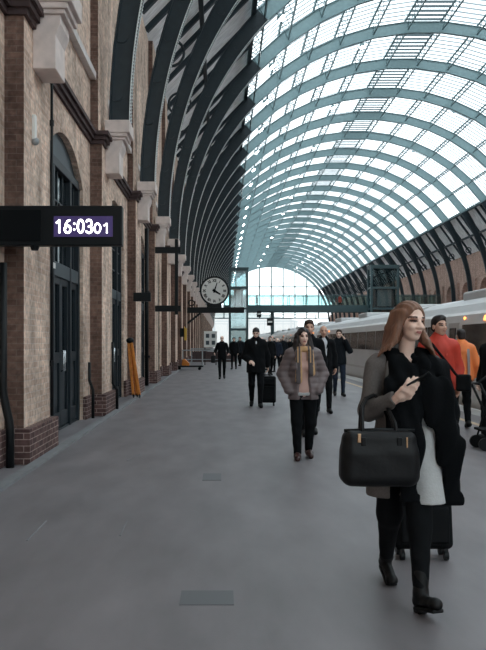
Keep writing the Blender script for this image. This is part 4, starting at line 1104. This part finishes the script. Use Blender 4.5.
# ---------------------------------------------------------------- far man in a dark suit
figure('person', 'balding man in a dark suit striding alone below the round clock', 0.0, 32.6, 1.74, stride=1.0, lead=-1, coat=('black_cloth', .80, .012, 1), trousers='black_cloth', style=None, shirt='shirt', vox=.014,
    arms={-1: ((-.26,.10,1.15), (-.30,-.10,1.05)), 1: ((.26,.08,1.14), (.27,-.12,1.04))})
bg_ = empty('shoulder_bag', (-.02, 32.6, 0)); tag(bg_, 'black bag carried at the side of the balding man below the clock', 'bag')
sculpt('bag_body', M['leather'], [rbx((-.34,.03,.80),(.09,.16,.15),.04)], .014, .02, parent=bg_)
MB().tube([(-.34,-.08,.94),(-.325,-.09,1.02),(-.325,.12,1.02),(-.34,.13,.94)], .012).build('handle', M['leather'], bg_, smooth=True)
# ---------------------------------------------------------------- group behind the puffer jacket
figure('person', 'bald man in a black suit and white shirt behind the puffer jacket woman', (323.5-222)/800*17.1, 17.1, 1.84, stride=.8, lead=1, coat=('black_cloth', .80, .015, 2), shirt='shirt', style=None, vox=.012, skin='skin_b', build=1.05)
figure('person', 'tall man mostly hidden behind the puffer jacket woman, only his head and shoulder showing', (309-222)/800*12.9, 12.9, 1.84, stride=.5, lead=-1, coat=('black_cloth', .78, .01, 1), shirt='charcoal', hair='hair_brown', style='short', vox=.012, skin='skin_b')
figure('person', 'man in a dark jacket and jeans with a phone held to his ear', (339-222)/800*22.2, 22.2, 1.83, stride=.55, lead=1, yaw=R_(-15), coat=('charcoal', .84, .03, 0), trousers='denim', hair='hair_brown', style='short', vox=.012,
    arms={1: ((.28,-.06,1.20), (.135,-.14,1.49), (-.25,.25,.8), (-.7,.2,.2)), -1: ((-.24,.04,1.13), (-.2,-.06,.93), None)})
php = MB().box(-.008,.008,-.03,.03,-.07,.07).build('phone', M['black'], bevel=.004, loc=((339-222)/800*22.2+.112, 22.2-.06, 1.655)); php.rotation_euler = (.2, 0, 0)
tag(php, 'phone held to the ear of the man in dark jacket and jeans', 'phone')
# ---------------------------------------------------------------- red jacket and hi-vis
RX, RY = (439-222)/800*9.6, 9.6
r8, h8, P8, A8 = figure('person', 'dark haired man in a bright red jacket beside the train', RX, RY, 1.80, stride=.5, lead=-1, yaw=R_(22), pitch=R_(-4), coat=('red', .90, .022, 0), shirt='charcoal', trousers='black_cloth', hair='hair_dark', style='short', vox=.009, skin='skin_b', build=1.02,
    arms={-1: ((-.24,.03,1.14), (-.23,-.06,.93)), 1: ((.24,.06,1.14), (.215,-.02,.93))})
sb = empty('messenger_bag', (RX, RY, 0)); tag(sb, 'black messenger bag slung across the man in the red jacket', 'bag')
sculpt('bag_body', M['suitcase'], [rbx((.235,-.20,1.02),(.085,.05,.10),.03, rotz(-.4))], .009, .02, parent=sb)
MB().tube([(-.11,-.05,1.50),(-.08,-.155,1.42),(.03,-.195,1.27),(.14,-.215,1.12),(.20,-.215,1.07)], .016, 8).build('strap', M['suitcase'], sb, smooth=True)
HX, HY = (461-222)/800*14, 14.0
r9, h9, P9, A9 = figure('person', 'worker in an orange high visibility vest seen from behind', HX, HY, 1.71, rz=PI, stride=.45, lead=1, coat=('hivis', .86, .035, 0), trousers='black_cloth', hair='hair_dark', style='short', vox=.010, build=1.12, skin='skin_b',
    arms={-1: ((-.27,.02,1.14), (-.26,-.07,.93)), 1: ((.27,.02,1.14), (.26,-.07,.93))})
mbv = MB()
for xx in (-.085, .085):
    mbv = MB(); pts = [(xx, .172, .92), (xx, .168, 1.1), (xx, .155, 1.25), (xx, .13, 1.38)]
    for a_, b_ in zip(pts, pts[1:]): mbv.bar(a_, b_, .045, .012)
    mbv.build('reflective_strip', M['reflect'], r9)
# dark figure at the right photo edge with a luggage trolley
figure('person', 'person in black cut off by the right photo edge', 4.14, 12.2, 1.72, rz=R_(-60), stride=.4, lead=-1, coat=('black_cloth', .72, .03, 0), trousers='black_cloth', style='short', vox=.012, build=1.1)
lt = empty('luggage_trolley', (3.57, 11.2, 0)); tag(lt, 'black folding trolley frame pushed by the person at the right edge', 'trolley')
MB().tube([(.45,.25,1.12),(.30,.15,1.08),(-.02,-.02,.92)], .02).build('handle_bar', M['black'], lt, smooth=True)
for yo in (-.2, .2):
    MB().tube([(-.02,yo,.92),(.12,yo,.62),(.34,yo,.14)], .018).build('side_tube', M['black'], lt, smooth=True)
    MB().tube([(.30,yo,.98),(.05,yo,.10)], .014).build('side_tube', M['black'], lt, smooth=True)
    for xx in (.05, .34): MB().cone((xx,yo-.02,.09),(xx,yo+.02,.09),.09,.09,16).build('wheel', M['black'], lt)
MB().tube([(-.02,-.2,.92),(-.02,.2,.92)], .018).build('cross_tube', M['black'], lt, smooth=True)
MB().box(.02,.36,-.2,.2,.26,.29).build('tray', M['blackmatte'], lt)

# ---------------------------------------------------------------- crowd under the footbridge
protos = []
def crowd(p, px, Y, lab, z=0, rz=0, first=[]):
    if p not in first: o = protos[p]; first.append(p)
    else: o = copy_tree(protos[p])
    o.location = (min((px-222)/800*Y, 5.0 if z == 0 else 99), Y, z); o.rotation_euler = (0,0,rz); tag(o, lab, 'person', 'distant people on the platform'); return o
for i, (c, st, H) in enumerate((('black_cloth', 'short', 1.74), ('charcoal', 'short', 1.80), ('denim', None, 1.70), ('red', 'short', 1.76))):
    r, _, _, _ = figure('person', 'x', 0, 0, H, stride=.6, lead=1 if i % 2 else -1, coat=(c, .80, .03, 0), trousers='black_cloth', hair=('hair_dark','hair_brown','hair_brown','hair_dark')[i], style=st, vox=.022)
    protos.append(r)
spots = [(0,234,44,'person in black standing left of the man in the long black coat'), (1,240,50,'person in charcoal half hidden left of the man in the long black coat'), (0,270,36,'person in black just right of the man in the long black coat'),
         (2,277,40,'person in a blue jacket between the long black coat and the puffer jacket'), (1,283,46,'person in charcoal left of the puffer jacket woman'), (0,290,55,'distant person in black near the train, left of the puffer jacket'),
         (1,274,58,None), (0,281,64,None), (2,287,70,None), (0,294,78,None), (1,269,72,None), (0,299,66,None), (2,262,85,None), (1,252,80,None), (0,246,88,None), (0,292,90,None), (1,297,92,None)]
for p, px, Y, l in spots: crowd(p, px, Y, l or 'distant person in dark clothes in the crowd below the footbridge', rz=random.uniform(-.5,.5))
crowd(3, 340, 99.6, 'person in a red coat on the footbridge, left of the far lift', 5.6, .6)
crowd(0, 257, 99.6, 'person in dark clothes leaning by the near lift up on the footbridge', 5.6, 1.2)

# ------------------------------------------------------------------ light, sky, camera
W = bpy.data.worlds.new('World'); SC.world = W; W.use_nodes = True
nt = W.node_tree; bg = nt.nodes['Background']
tc = nt.nodes.new('ShaderNodeTexCoord'); sep = nt.nodes.new('ShaderNodeSeparateXYZ'); nt.links.new(tc.outputs['Generated'], sep.inputs[0])
cr = nt.nodes.new('ShaderNodeValToRGB'); nt.links.new(sep.outputs[2], cr.inputs[0])
cr.color_ramp.elements[0].position = 0; cr.color_ramp.elements[0].color = (.86, .93, .96, 1)
cr.color_ramp.elements[1].position = .6; cr.color_ramp.elements[1].color = (.95, 1.0, 1.02, 1)
nt.links.new(cr.outputs[0], bg.inputs[0]); bg.inputs[1].default_value = 1.35
cam = bpy.data.cameras.new('camera'); co = bpy.data.objects.new('camera', cam); C.objects.link(co)
co.location = (0, 0, 1.5); co.rotation_euler = (PI/2, 0, 0)
cam.sensor_width = 36; cam.lens = 36*800/650; cam.shift_x = 21/650; cam.shift_y = 17/650; cam.clip_end = 2000
SC.camera = co
SC.view_settings.view_transform = 'Standard'; SC.view_settings.look = 'None'; SC.view_settings.gamma = 1; SC.view_settings.use_curve_mapping = False
SC.view_settings.exposure = 1.3
